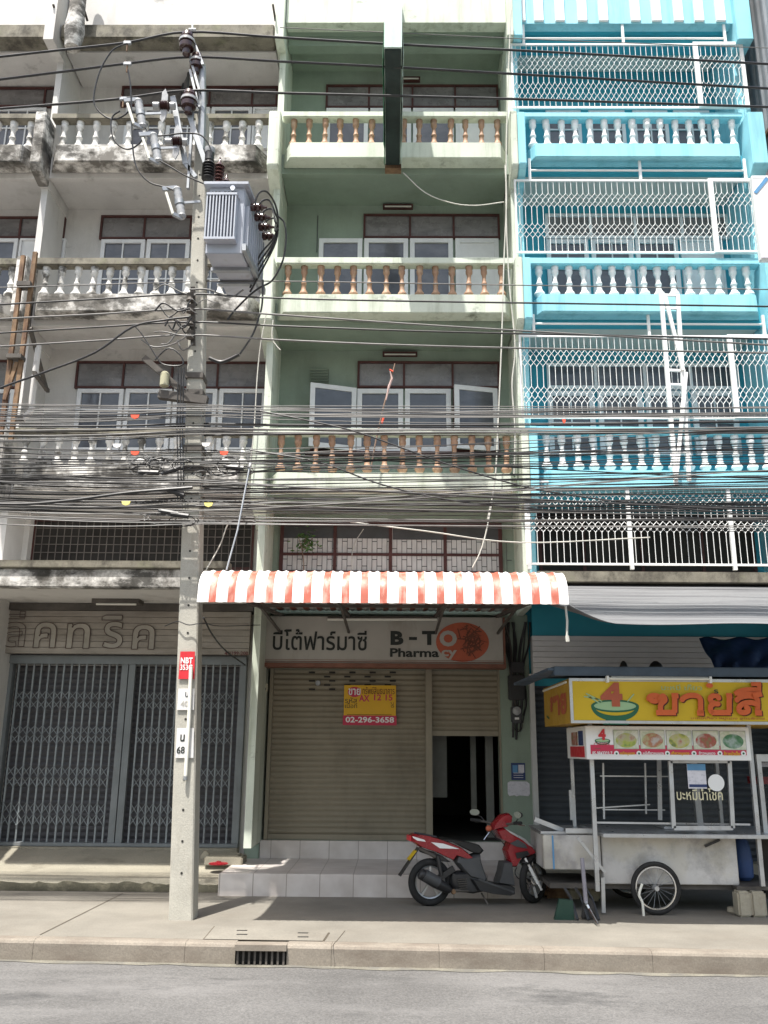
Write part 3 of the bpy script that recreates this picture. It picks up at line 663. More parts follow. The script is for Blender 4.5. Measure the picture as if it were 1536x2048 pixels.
# grilles
def lattice(bm, xa, xb, z0, z1, D, zones, pitch, r=.0048, xs=None):
    n = max(2, round((xb-xa)/pitch)); p = (xb-xa)/n
    prof = [(0,0),(.14,.06),(.34,.3),(.5,.5),(.66,.3),(.86,.06),(1,0)]
    for i in range(n):
        xx = xa+p*(i+.5)+rnd.gauss(0,.0022); zc = z1
        for za, zb in zones+[(z0, z0)]:            # from the top down
            if zc-za > .01: bm.tube([(xx, D, za if za > z0 else z0), (xx, D, zc)], r, 4)
            zc = zb
            if za == z0: break
            for s_ in (-1, 1):
                pts = []
                for half in range(2):
                    for q, o in prof[(1 if half else 0):]:
                        zz = za-(za-zb)*(half+q)/2; pts.append((xx+s_*o*p, D, zz))
                pts = [(min(max(a_, xa), xb), y_, z_) for a_, y_, z_ in pts]
                bm.tube(pts, r, 4)
def grille(root, xpx, ytop, ybot, zones, door, D=11.86, xr=None, posts=(), barpx=None, feet=True):
    xc = 1270; za, zb = Z(ytop, D, xc), Z(ybot, D, xc); x0, x1 = X(xpx[0], (ytop+ybot)/2, D), X(xpx[1], (ytop+ybot)/2, D)
    zz = [(Z(a, D, xc), Z(b_, D, xc)) for a, b_ in zones]
    f = MB(); w = .03
    f.box(x0, x1, D-w/2, D+w/2, za-w, za); f.box(x0, x1, D-w/2, D+w/2, zb, zb+w); f.box(x0, x0+w, D-w/2, D+w/2, zb+w, za-w); f.box(x1-w, x1, D-w/2, D+w/2, zb+w, za-w)
    for p in posts:
        xx = X(p, (ytop+ybot)/2, D); f.box(xx-.025, xx+.025, D-.03, D+.02, zb-.06 if feet else zb, za)
    g = f.build('window_guard', m['whitebar'], root)
    bm_ = MB(); xe = X(door[0], (ytop+ybot)/2, D) if door else x1
    lattice(bm_, x0+w, xe, zb+w, za-w, D, zz, .0895); bm_.build('guard_bars', m['whitebar'], g)
    if door:
        xd = X(door[1], (ytop+ybot)/2, D); d = MB(); q = .055; Dd = D-.03
        for bx in ((xe, xe+q*1.3, zb, za), (xd-q, xd, zb, za), (xe+q*1.3, xd-q, za-q, za), (xe+q*1.3, xd-q, zb, zb+q*.6)): d.box(bx[0], bx[1], Dd-.02, Dd+.02, bx[2], bx[3])
        lattice(d, xe+q*1.3, xd-q, zb+q*.6, za-q, Dd, zz, .0895)
        d.build('guard_door', m['whitebar'], g)
    if barpx:
        yb_, tops, xs = barpx; h = MB(); zt = Z(tops, D, xc)
        for p in xs: xx = X(p, yb_, D); h.box(xx-.02, xx+.02, D-.015, D+.02, za, zt)
        zz_ = Z(yb_, D, xc); h.tube([(X(xs[0], yb_, D), D, zz_), (X(xs[-1], yb_, D), D, zz_)], .016, 6); h.build('guard_brace', m['whitebar'], g)
    return g
grille(B, (1023,1492), 88, 217, [(112,142),(163,202)], (1390,1490), barpx=(77,50,(1047,1246,1450)))
grille(B, (1030,1516), 360, 507, [(386,416),(446,477)], (1421,1515), barpx=(341,318,(1059,1280,1490)))
grille(B, (1040,1548), 671, 838, [(699,735),(772,809)], (1460,1548), barpx=(648,630,(1067,1297,1527)))
grille(B, (1050,1625), 963, 1131, [(984,1012),(1036,1066)], None, posts=(1056,1258,1461), D=11.8)
b = MB(); b.box(1.95, 5.7, 11.7, DW, Z(1165,11.7,1300), Z(1143,11.7,1300)); b.build('ledge', m['arail'], B, bevel=.01)
# shop front
b = MB(); b.box(2.02, 5.72, 12.72, DW+.05, 3.30, Z(1166,12.72,1300)); b.build('fascia', m['bwall'], B)
b = MB(); sz0, sz1 = 2.76, 3.298
prof = []
n = 7
for i in range(n):
    z = sz0+(sz1-sz0)*i/n; h = (sz1-sz0)/n; prof += [(12.71, z), (12.682, z+.006), (12.69, z+h-.004), (12.715, z+h-.003)]
prof += [(12.9, sz1), (12.9, sz0)]
b.prism_x(prof, 2.01, 5.7); b.build('siding', m['siding'], B)
b = MB(); xp = X(1068,1500,12.75); b.box(xp-.035, xp+.035, 12.72, 12.86, .3, 2.755); b.build('door_jamb', m['lattice'], B)
shutter(B, xp+.04, 5.7, .3, 2.75, 12.95, m['shutd'], pitch=.085)
b = MB(); b.box(xp-.02, 5.7, 12.6, 13.1, -.02, .26); b.build('plinth', m['block'], B)
# tall corrugated side wall beyond
t = thing('corrugated_wall', 'tall weathered corrugated metal side wall beyond the turquoise house', 'wall', (6.2, 13, 0))
x0 = 5.95; b = MB(); pr_ = []
for i in range(60):
    y = 11.2+i*.05; pr_.append((y, .018 if i % 4 in (1,2) else 0))
vs = [(x0-d, y, 9.8) for y, d in pr_]+[(x0-d, y, 16) for y, d in pr_]; q = len(pr_)
b.add(vs, [(i, i+1, q+i+1, q+i) for i in range(q-1)]); b.build('wall_sheet', m['corr'], t)
b = MB(); b.bar((x0-.03,11.15,9.7),(x0-.03,11.15,16), .08, .08); b.bar((x0-.03,11.3,11.2),(x0-.03,14.1,11.2), .06, .06); b.build('frame', m['rust'], t)
# ================================================================ STREET THINGS
# ---------------------------------------------------------------- awning over the shop
AW0, AW1 = -1.965, 1.765
t = thing('awning', 'red and white striped corrugated awning over the pharmacy front', 'awning', (-.1, 10.8, 3.5))
prof = [(12.86, 3.66), (9.15, 3.50)]
for k in range(1, 9):
    a = R_(90)*k/8*1.0; prof.append((9.15-.38*math.sin(a), 3.50-.30*(1-math.cos(a))))
prof.append((8.755, 3.115))
ns = 19; pit = (AW1-AW0)/(ns+.5)
def awn(bands):
    b = MB(); rib = .014
    for xa, xb in bands:
        cols = []
        n = max(2, round((xb-xa)/.031))
        for i in range(n+1):
            x = xa+(xb-xa)*i/n; ph = ((x-AW0)/(pit/2)) % 1.0
            cols.append((x, rib if ph > .68 else (rib*.3 if ph < .12 else 0)))
        vs = []
        for x, d in cols:
            for y, z in prof: vs.append((x, y-d*(1 if z < 3.45 else .1), z+d*(.1 if z < 3.45 else 1)))
        q = len(prof); b.add(vs, [(i*q+j, i*q+j+1, (i+1)*q+j+1, (i+1)*q+j) for i in range(len(cols)-1) for j in range(q-1)])
    return b
wb, rb = [], []
x = AW0
for i in range(ns+1):
    wb.append((x, min(AW1, x+pit*.60)))
    if i < ns: rb.append((x+pit*.60, min(AW1, x+pit)))
    x += pit
wb = [(a, c) for a, c in wb if c-a > .01]
o = awn(wb).build('white_sheet', m['awnw'], t, smooth=True); awn(rb).build('red_sheet', m['awnr'], t, smooth=True)
b = MB(); b.box(AW0+.05, AW1-.05, 8.83, 8.87, 3.16, 3.2); b.box(AW0+.05, AW1-.05, 10.2, 10.25, 3.44, 3.49); b.box(AW0+.05, AW1-.05, 11.6, 11.65, 3.52, 3.56); b.build('purlin', m['steeld'], t)
for xx in (-1.6, -.62, .62, 1.5):
    b = MB(); b.bar((xx, 8.9, 3.2), (xx, 12.86, 3.58), .035, .045); b.bar((xx, 9.9, 3.38), (xx, 12.86, 3.3), .03, .03); b.build('rafter', m['steeld'], t)
# loose cords and dead leaves caught under the awning's left end
b = MB()
for i in range(9):
    x = AW0+.03+rnd.random()*.5; b.tube([(x, 9.2+rnd.random()*.6, 3.38), (x+.05, 9.4+rnd.random()*.5, 3.28+rnd.random()*.06), (x+.14, 9.8+rnd.random()*.5, 3.4)], .006, 4)
tag(b.build('vine', m['twig']), 'dry tangled stems hanging under the left end of the striped awning', 'dead vine')

# ---------------------------------------------------------------- pharmacy sign
sX0, sX1, sZ0, sZ1 = -1.905, 1.575, 2.815, 3.535; sy = 12.56
t = thing('shop_sign', 'long grimy white sign with a red oval and pharmacy name above the beige shutter', 'sign', (-.15, 12.7, 3.2))
b = MB(); b.box(sX0, sX1, sy, 12.79, sZ0+.06, sZ1); b.build('sign_board', m['signw'], t, bevel=.006)
b = MB(); b.box(sX0-.03, sX1+.03, sy-.03, 12.8, sZ0, sZ0+.057); b.box(sX0-.03, sX0-.002, sy-.012, 12.8, sZ0+.057, sZ1); b.box(sX1+.002, sX1+.03, sy-.012, 12.8, sZ0+.057, sZ1); b.build('sign_frame', m['signbr'], t)
b = MB(); b.box(sX0, sX1, sy-.004, sy-.0005, sZ0+.075, sZ0+.085); b.box(sX0, sX1, sy-.004, sy-.0005, sZ0+.10, sZ0+.106); b.build('sign_stripe', m['signbr'], t)
def ft(body, x0, x1, yt, yb, D, mm, par, **k):
    yy = (yt+yb)/2; p, q = at(x0, yb, D), at(x1, yt, D)
    return text(body, (p.x, D, p.z), X(x1, yy, D)-X(x0, yy, D), q.z-p.z, mm, par, **k)
fy = sy-.006
ft('บีโต้ฟาร์มาซี', 545, 733, 1259, 1300, fy, m['ink'], t, bold=.012)
c = at(925, 1284, fy); b = MB(); b.disc((c.x, fy+.002, c.z), EX, EZ, X(978,1284,fy)-c.x, Z(1244,fy)-c.z, 40); b.build('red_oval', m['orange'], t)
b = MB()                                   # dark sketch on the oval
for k in range(70):
    a = rnd.random()*6.28; rr = rnd.random()**.6; p = Vector((c.x+.10+rr*.17*math.cos(a), fy-.003-.0002*k, c.z+.03+rr*.2*math.sin(a)))
    d = Vector((math.cos(k*1.9), 0, math.sin(k*1.9)))*rnd.uniform(.03,.09); s_ = Vector((-d.z, 0, d.x)).normalized()*rnd.uniform(.004,.009); b.quad(p-d-s_, p+d-s_, p+d+s_, p-d+s_)
b.build('oval_drawing', mat('brown_sketch_ink', (.17,.06,.035), .6, .2, 9), t)
ft('B', 781, 807, 1262, 1290, fy, m['ink'], t, bold=.05); ft('-', 818, 834, 1274, 1280, fy, m['ink'], t, bold=.02); ft('T', 844, 873, 1262, 1290, fy, m['ink'], t, bold=.05); ft('O', 879, 914, 1261, 1293, fy-.004, m['signw'], t, bold=.05)
ft('Pharma', 780, 878, 1297, 1314, fy, m['ink'], t, bold=.03); ft('cy', 883, 914, 1300, 1318, fy-.004, m['signw'], t, bold=.03)
t = thing('fluorescent_lamp', 'thin fluorescent tube fixed along the top of the pharmacy sign', 'lamp', at(770,1240,12.5))
p0, p1 = at(655,1239,12.5), at(874,1239,12.5); b = MB(); b.tube([p0, p1], .018, 8); b.build('lamp_tube', m['lampw'], t); b = MB(); b.bar(p0+Vector((0,.03,.03)), p1+Vector((0,.03,.03)), .05, .03); b.build('lamp_batten', m['steeld'], t)

# ---------------------------------------------------------------- for sale board
D = 12.90; p0, p1 = at(687,1450,D), at(792,1371,D)
t = thing('sale_board', 'yellow for sale board with red oval and telephone number on the shutter', 'sign', ((p0.x+p1.x)/2, D, p0.z))
zr = Z(1431,D,740); b = MB(); b.box(p0.x, p1.x, D-.004, D+.006, zr, p1.z); b.build('board', m['sale'], t)
b = MB(); b.box(p0.x-.01, p1.x+.01, D-.006, D+.006, p0.z, zr); b.build('phone_band', m['pinkr'], t)
f = D-.008; c = at(709,1384,f); b = MB(); b.disc((c.x, f, c.z), EX, EZ, .098, .072, 28); b.build('red_oval', m['pinkr'], t)
ft('ขาย', 697,721,1377,1390, f-.003, m['inkw'], t, bold=.02); ft('ทรัพย์สินธนาคาร', 725,789,1374,1388, f, m['maroon'], t)
ft('รหัส', 690,714,1395,1406, f, m['ink'], t); ft('เนื้อที่', 690,714,1406,1416, f, m['ink'], t); ft('ไร่', 781,788,1405,1415, f, m['ink'], t)
ft('AX', 718,739,1390,1403, f, m['pinkr'], t, bold=.03); ft('12 15', 748,785,1389,1401, f, m['pinkr'], t, bold=.02)
ft('02-296-3658', 691,788,1434,1445, D-.009, m['inkw'], t, bold=.025)
for q_ in ((694,783,1429),):
    b = MB(); a = at(q_[0], q_[2], f); e = at(q_[1], q_[2], f); b.box(a.x, e.x, f-.001, f, a.z-.003, a.z+.003); b.build('fine_print', m['maroon'], t)

# ---------------------------------------------------------------- fascia sign of the grey shop: boards with outlined letters
D = 12.55
t = thing('shop_sign', 'old grey boarded sign with outlined letters above the folding gate', 'sign', (-3.8, D, 3.2))
z0, z1 = Z(1308,D,240), Z(1222,D,240); nb = 7
mb_ = mat('weathered_sign_boards', (.30,.27,.235), .75, .12, 1.4, (.14,.12,.095), .55, (1.2,1.2,6), (.46,.68), grain=.06)
b = MB()
for i in range(nb):
    a, e = z0+(z1-z0)*i/nb, z0+(z1-z0)*(i+1)/nb; b.box(-9.2, -2.03, D+rnd.uniform(-.006,.006), D+.1, a+.004, e-.002)
b.build('sign_boards', mb_, t)
b = MB(); b.box(-9.2, -2.0, D-.05, 12.9, z1+.004, z1+.10); b.build('sign_cornice', m['steeld'], t)
out = mat('dark_letter_outline', (.075,.045,.04), .7, .2, 6)
fl_ = mat('pale_letter_face', (.33,.305,.265), .75, .1, 3, (.2,.18,.14), .5, (3,3,2), (.5,.66))
for body, xa, xb, ya, yb in (('อ',-40,-14,1246,1297),('ล',2,48,1244,1294),('ี',10,50,1222,1238),('ค',65,110,1244,1296),('ท',130,178,1246,1297),('ริ',198,244,1230,1297),('ค',262,308,1249,1299)):
    if body not in ('ล','ี'): ft(body, xa, xb, ya, yb, D-.012, fl_, t, bold=.02, name='lettering')
    ft(body, xa, xb, ya, yb, D-.02, out, t, bold=.02, outline=.007, name='letter_outline')
ft('49/199-200', 449,496,1303,1310, D-.012, m['maroon'], t, bold=.02)

# ---------------------------------------------------------------- utility pole
PD = 9.87
base = Vector((-2.145, PD, 0)); top = Vector((-2.545, PD, 9.75))
def pax(z): return base+(top-base)*(z/9.75)
P = thing('utility_pole', 'square concrete utility pole leaning slightly at the kerb side of the pavement', 'utility pole', base)
b = MB(); zz = [0, 2, 4.5, 7, 9.75]; vs = []
for z in zz:
    c = pax(z); w = .125-.005*z; d = .14-.0055*z
    ch = .015
    for sx, sy__ in ((-w+ch,-d),(w-ch,-d),(w,-d+ch),(w,d-ch),(w-ch,d),(-w+ch,d),(-w,d-ch),(-w,-d+ch)): vs.append((c.x+sx, c.y+sy__, z-.02 if z == 0 else z))
b.add(vs, [(i*8+k, i*8+(k+1) % 8, (i+1)*8+(k+1) % 8, (i+1)*8+k) for i in range(4) for k in range(8)]+[tuple(range(32,40)), tuple(range(7,-1,-1))])
b.build('shaft', m['pole'], P)
b = MB()
for k in range(30):
    z = .45+k*.31; c = pax(z); d = .14-.0055*z; b.lathe([(.013,-.004),(.013,.002)], (c.x+.0, c.y-d, z), 8, 'y')
b.build('bolt_holes', m['dark'], P)
def PP(x, y, D=9.66): return at(x, y, D)
b = MB(); b.tube([PP(402,300,9.7), PP(405,215,9.72), PP(404,130,9.75)], .05, 8); b.build('top_post', m['galv'], P, smooth=True)
b = MB(); b.bar(PP(346,195), PP(372,330), .06, .07); b.bar(PP(372,330), PP(392,355), .05, .05); b.bar(PP(378,230), PP(412,330), .06, .06); b.bar(PP(376,100), PP(400,185), .03, .03); b.bar(PP(388,85), PP(406,130), .035, .035); b.bar(PP(380,140), PP(398,215), .03, .03)
b.bar(PP(386,225), PP(376,378), .03, .05); b.build('steel_arm', m['galv'], P)
b = MB(); b.bar(PP(378,60), PP(392,60), .05, .02); b.bar(PP(385,50), PP(385,72), .02, .02); b.build('top_clamp', m['galv'], P)
def insulator(px, py, D, s=1.0):
    c = at(px, py, D); b = MB(); b.lathe([(.02,-.19*s),(.05*s,-.18*s),(.055*s,-.10*s),(.095*s,-.09*s),(.10*s,-.03*s),(.06*s,-.02*s),(.105*s,-.01*s),(.10*s,.06*s),(.05*s,.07*s),(.085*s,.09*s),(.075*s,.14*s),(.03,.15*s)], c, 14)
    i = b.build('insulator', m['porc'], P, smooth=True); g = MB(); g.lathe([(.102*s,-.005*s),(.109*s,.0),(.107*s,.035*s),(.09*s,.045*s)], c, 14); g.build('glaze_band', m['porcw'], i, smooth=True)
insulator(374,86,9.6); insulator(393,126,9.7,.9); insulator(378,203,9.6)
for zc in (6.02, 5.8, 5.1, 4.85):
    c = pax(zc); b = MB(); w = .13-.004*zc; b.box(c.x-w, c.x+w, c.y-.13, c.y+.13, zc-.035, zc+.035); b.build('pole_band', m['steeld'], P)
b = MB(); c = pax(5.83); b.bar(c+Vector((-.62,-.14,.40)), c+Vector((-.05,-.14,-.1)), .07, .07); b.bar(c+Vector((-.40,-.16,-.08)), c+Vector((.18,-.16,-.16)), .09, .10); b.build('cross_arm', m['steeld'], P)
b = MB(); c = pax(6.25); b.lathe([(.02,0),(.055,.02),(.055,.17),(.03,.2)], PP(328,775), 10); b.build('strain_insulator', mat('cream_porcelain', (.42,.40,.27), .4, .1, 5), P, smooth=True)
b = MB()                                    # secondary rack with spool insulators
for py in (595, 618, 643, 670): b.lathe([(.025,-.05),(.05,-.045),(.035,-.01),(.035,.01),(.05,.045),(.025,.05)], PP(381, py, 9.62), 10)
b.bar(PP(386,575,9.68), PP(386,690,9.68), .05, .05); b.build('spool_rack', m['steeld'], P)
# plates on the pole
def plate(name, label, quad, mm, D0=None, cat='sign', th=.006):
    """flat plate on the pole's street face"""
    ps = [at(x, y, PD-.142+.0) for x, y in quad]
    for p in ps: p.y = PD-.147
    t = thing(name, label, cat, sum(ps, Vector((0,0,0)))/4)
    b = MB(); b.add([p for p in ps]+[p+Vector((0,th,0)) for p in ps], [(0,1,2,3),(7,6,5,4),(0,4,5,1),(1,5,6,2),(2,6,7,3),(3,7,4,0)]); b.build('plate', mm, t); return t
t = plate('pole_plate', 'red number plate reading NBT at head height on the utility pole', [(361,1303),(390,1303),(389,1358),(357,1358)], m['red'])
dd = PD-.15; ft('NBT', 361, 385, 1315, 1327, dd, m['inkw'], t, bold=.03); ft('353C', 360, 384, 1329, 1340, dd, m['inkw'], t, bold=.02)
whitep = mat('white_painted_number_patch', (.62,.61,.6), .6, .06, 5, (.35,.33,.3), .5, (8,8,6), (.55,.7))
t = plate('pole_plate', 'faded white number patch just below the red plate on the pole', [(357,1377),(389,1377),(388,1420),(354,1420)], whitep)
ft('น', 370,377,1384,1394, dd, m['plastg'], t, bold=.02); ft('40', 361,376,1402,1413, dd, m['signw'], t, bold=.02)
t = plate('pole_plate', 'lowest white number patch reading 68 on the pole', [(354,1456),(388,1456),(387,1516),(351,1516)], whitep)
ft('น', 360,369,1469,1483, dd, m['ink'], t, bold=.03); ft('68', 353,369,1493,1507, dd, m['ink'], t, bold=.02)
t = thing('lamp_tube', 'white fluorescent tube tied upright against the front of the pole', 'lamp tube', at(378,1440,PD-.17))
b = MB(); b.tube([at(382,1333,PD-.175), at(378,1440,PD-.175), at(371,1553,PD-.175)], .021, 10); b.build('tube', m['lampw'], t, smooth=True); b = MB(); b.tube([at(371,1551,PD-.175), at(370.5,1560,PD-.175)], .022, 8); b.build('end_cap', m['galv'], t)

# ---------------------------------------------------------------- transformer
T0 = Vector((-2.253, 9.24, 7.377)); ex = Vector((.437, 0, .0)); ey = Vector((.086, 1.06, 0)); ez = Vector((-.0, 0, .9)); nrm = ey.normalized()
T = thing('transformer', 'grey finned pole mounted transformer with bushings on its right side', 'transformer', T0)
def tp(u, v, w): return T0+ex*u+ey*v+ez*w
def tbox(b, u0, u1, v0, v1, w0, w1):
    vs = [tp(u, v, w) for w in (w0, w1) for u, v in ((u0,v0),(u1,v0),(u1,v1),(u0,v1))]
    b.add(vs, [(0,3,2,1),(4,5,6,7),(0,1,5,4),(1,2,6,5),(2,3,7,6),(3,0,4,7)])
b = MB(); tbox(b, 0,1,.04,1,0,1); b.build('tank', m['trafo'], T, bevel=.01)
b = MB(); tbox(b, -.11,1.12,-.03,1.06,1.002,1.04); b.build('lid', m['trafo'], T)
b = MB(); n = 10
for i in range(n): u = .04+.78*i/(n-1); tbox(b, u-.018, u+.018, -.07, .038, .17, .80)
b.build('cooling_fins', m['trafo'], T)
b = MB(); tbox(b, .02, .86, -.075, .036, .802, .835); tbox(b, .02, .86, -.075, .036, .135, .168); b.build('fin_header', m['trafo'], T)
b = MB(); n = 9
for i in range(n): v = .14+.75*i/(n-1); tbox(b, 1.002, 1.09, v-.02, v+.02, .15, .78)
b.build('side_cooling_fins', m['trafo'], T)
for v in (.36, .66):
    b = MB(); tbox(b, -.04, 1.05, v-.03, v+.03, -.05, -.002); b.build('support_channel', m['galv'], T)
for i in range(4):
    p = tp(1.13, .22+.2*i, .84); b = MB(); b.lathe([(.05,-.03),(.05,.02),(.035,.03),(.055,.05),(.055,.075),(.03,.085),(.045,.105),(.02,.13),(.015,.17)], (p.x, p.y, p.z), 10, 'x'); b.build('bushing', m['porc'], T, smooth=True)
p = tp(.70, -.02, .93); b = MB(); b.lathe([(.03,-.03),(.035,-.02),(.03,.0),(.02,.02)], p, 10, 'y'); b.build('gauge', m['chrome'], T, smooth=True)
for v in (.12,.42,.72):
    p = tp(.18, v, 1.05); b = MB(); b.lathe([(.05,0),(.03,.05)]+[(r__, .06+.05*k) for k in range(6) for r__ in (.035,.065)]+[(.02,.38),(.012,.44)], p, 12); b.build('high_voltage_bushing', m['porc'], T, smooth=True)
p = at(425,392,9.19)
text('155-5809', tp(.12,-.0,.855)-EY*.0, .30, .05, m['ink'], T, ex=ex.normalized(), bold=.02)
b = MB(); tbox(b, 1.02, 1.13, .0, 1.0, .02, .12); b.build('side_beam', m['galv'], T)

# ---------------------------------------------------------------- fuse cutouts and arresters
def cutout(px, py, label, D=9.4, lean=.2):
    c = at(px, py, D); t = thing('fuse_cutout', label, 'fuse cutout', c, group='fuse cutouts on the pole arm')
    ax = Vector((lean*1.0, .0, -.9)).normalized(); a = c-ax*.22; e = c+ax*.22
    pts = []; rr = []
    for k in range(15): pts.append(a+(e-a)*k/14); rr.append(.036 if k in (0,14) else (.055 if k % 2 else .045))
    b = MB(); b.tube(pts, rr, 12); b.build('insulator', m['porcw'], t, smooth=True)
    b = MB(); b.tube([c-ax*.03, c+ax*.03], .06, 12); b.build('clamp_band', m['galv'], t, smooth=True)
    b = MB(); s = Vector((-.16,-.06,-.06)); b.bar(a, a+s, .03, .05); b.build('contact_arm', m['galv'], t); b = MB(); b.bar(e, e+Vector((-.10,-.06,.02)), .04, .04); b.build('contact_arm', m['steeld'] if 0 else m['galv'], t)
    b = MB(); b.tube([a+s+Vector((.05,0,-.05)), e+Vector((-.10,-.06,.02))], .018, 8); b.build('fuse_tube', m['lampw'], t, smooth=True)
    b = MB(); b.bar(c, c+Vector((.24,.06,.06)), .02, .03); b.build('bracket', m['galv'], t)
    return t
cutout(281,228,'topmost of the three fuse cutouts left of the pole'); cutout(312,297,'middle fuse cutout of the three left of the pole'); cutout(359,406,'lowest fuse cutout hanging beside the transformer')
def arrester(px, py, label, mm='porc'):
    c = at(px, py, 9.55); t = thing('surge_arrester', label, 'arrester', c)
    b = MB(); b.lathe([(.02,-.06)]+[(r__, -.05+.022*k) for k in range(5) for r__ in (.045,.07)]+[(.02,.07)], c, 12, 'x'); b.build('arrester_body', m[mm], t, smooth=True)
    b = MB(); b.lathe([(.05,.07),(.05,.13)], c, 10, 'x'); b.build('end_fitting', m['porcw'], t, smooth=True); b = MB(); b.lathe([(.05,-.15),(.05,-.07)], c, 10, 'x'); b.build('end_fitting', m['porcw'], t, smooth=True)
    sh = MB(); n_ = 8
    for dz in (-1, 1):
        q = [c+Vector((-.05,-.01,.02*dz)), c+Vector((.03,-.01,.02*dz)), c+Vector((.03,-.01,.16*dz)), c+Vector((-.01,-.01,.26*dz)), c+Vector((-.05,-.01,.20*dz))]
        sh.add(q+[p+Vector((0,.02,0)) for p in q], [(0,1,2,3,4),(9,8,7,6,5)]+[(i, i+5, (i+1) % 5+5, (i+1) % 5) for i in range(5)])
    sh.build('plastic_guard', m['porcw'], t)
arrester(330,212,'pale finned surge arrester beside the pole head'); arrester(355,284,'smaller surge arrester below the pole head')
c = at(418,330,9.55); t = thing('surge_arrester', 'black ribbed surge arrester standing above the transformer lid', 'arrester', c)
b = MB(); b.lathe([(.04,-.22)]+[(r__, -.2+.04*k) for k in range(6) for r__ in (.05,.085)]+[(.05,.05),(.06,.06),(.06,.2),(.03,.22)], c, 12); b.build('arrester_body', m['plastb'], t, smooth=True)
b = MB(); b.lathe([(.062,.17),(.066,.18),(.066,.24),(.02,.26)], c, 12); b.build('cap', m['porcw'], t, smooth=True)
# ================================================================ CABLES
def cable(label, pts, r, mm='cable', group=None, name='cable', n=6, sm=5, cat='cable'):
    b = MB(); b.tube(smooth_path(pts, sm) if sm else pts, r, n)
    return tag(b.build(name, m[mm], None, smooth=True), label, cat, group)
def span(pxs, D):
    return [at(x, y, D) for x, y in pxs]
hv = 'thick bare power line'
cable('topmost of the three thick power lines crossing the top of the houses', span([(-220,136),(-60,120),(120,100),(255,85),(375,64),(560,75),(800,89),(1100,104),(1536,128),(1900,146)], 9.6), .016)
cable('middle one of the three thick power lines crossing the top floor', span([(-220,182),(-60,166),(120,144),(255,127),(385,114),(560,123),(800,135),(1100,152),(1536,177),(1900,196)], 9.7), .016)
cable('lowest of the three thick power lines, level with the top balcony rail', span([(-220,236),(-60,222),(120,208),(245,197),(378,181),(560,186),(800,192),(1100,200),(1536,214),(1900,226)], 9.6), .016)
cable('hair thin grey wire above the topmost power line', span([(560,55),(800,66),(1100,80),(1536,96)], 10.4), .006, 'cableg')
for i, (l, pxs) in enumerate((('uppermost of the four service lines below the transformer', [(-220,620),(0,609),(200,598),(379,588),(520,595),(800,602),(1536,613),(1900,620)]),
        ('second of the four service lines, below the white balcony panel', [(-220,652),(0,638),(200,628),(379,618),(520,627),(900,653),(1536,690),(1900,710)]),
        ('third service line, twisted where it meets the pole', [(-220,680),(0,666),(200,654),(379,644),(560,652),(900,664),(1536,678),(1900,690)]),
        ('lowest of the four service lines, crossing the white pier wall', [(-220,706),(0,693),(200,681),(379,670),(560,680),(900,693),(1536,706),(1900,716)]))):
    cable(l, span(pxs, 9.62), .011, 'cableg' if i % 2 else 'cable')
cable('thin line passing just under the third floor balusters', span([(-220,577),(0,575),(300,566),(500,562),(900,568),(1536,579),(1900,584)], 9.9), .007, 'cableg')
cable('thick diagonal cable rising to the right past the rusty frame', span([(-160,838),(0,776),(90,744),(190,705),(265,654),(330,640),(378,634)], 9.5), .013)
# looped jumpers round the pole head
J = 'looped jumper leads round the pole head'
cable('large black loop from the topmost line down to the upper fuse cutout', span([(255,87),(240,92),(222,104),(200,142),(188,190),(192,215),(212,234),(232,238),(252,228),(262,215)], 9.4), .010, group=J)
cable('round black loop below the upper fuse cutout', span([(240,222),(226,232),(222,252),(228,280),(248,297),(268,295),(290,275)], 9.38), .010, group=J)
cable('jumper lead sweeping from the lines down to the lowest fuse cutout', span([(256,140),(261,170),(263,220),(266,300),(276,340),(300,365),(330,374),(346,380)], 9.35), .010, group=J)
cable('lead from the upper fuse cutout over the steel arm to the arrester', span([(291,257),(302,270),(330,271),(360,267),(395,268),(412,280),(422,300),(423,312)], 9.4), .010, group=J)
cable('lead from the middle fuse cutout to the transformer lid', span([(320,322),(340,333),(368,350),(395,362),(410,368)], 9.35), .010, group=J)
for k, (x0, y0) in enumerate(((508,410),(513,424),(519,439),(525,455))):
    y1 = y0-28+k*3; cable('arched low voltage lead on the transformer side, number %s from the top' % ('one two three four'.split()[k]), [at(x0, y0, 9.45+.2*k), at(x0+10, y1+4, 9.45+.2*k), at(x0+26, y1+2, 9.5+.18*k), at(550, y1+26, 9.7), at(556, 440+k*6, 9.8), at(548, 475+k*6, 9.85), at(520-k*3, 510+k*18, 9.9), at(500, 560+k*8, 9.95)], .012)
cable('outermost black cable bending round behind the transformer leads', span([(556,432),(568,445),(572,475),(566,520),(545,560),(520,575),(500,590),(470,620),(455,640)], 9.85), .012)
cable('black cable dropping from under the transformer to the taped joint', span([(526,560),(524,610),(516,640),(505,670),(480,708)], 9.7), .012)
cable('thick taped cable joint hanging right of the pole', span([(418,716),(440,724),(458,719),(478,709)], 9.6), .022)
LT = 'tangled tap leads at the pole'
for i in range(13):
    side = rnd.choice((-1, -1, 1)); y0 = rnd.uniform(575, 690); L_ = rnd.uniform(25, 110); x0 = 388+rnd.uniform(-10, 12); dy = rnd.uniform(-22, 40)
    pts = [(x0, y0), (x0+side*L_*.35, y0+dy*.3+rnd.uniform(-12,18)), (x0+side*L_*.75, y0+dy*.7+rnd.uniform(-15,20)), (x0+side*L_, y0+dy)]
    cable('short black tap lead tangled round the pole under the transformer', span(pts, 9.6+rnd.uniform(-.12,.06)), rnd.uniform(.006,.011), rnd.choice(('cable','cable','cableg')), LT)
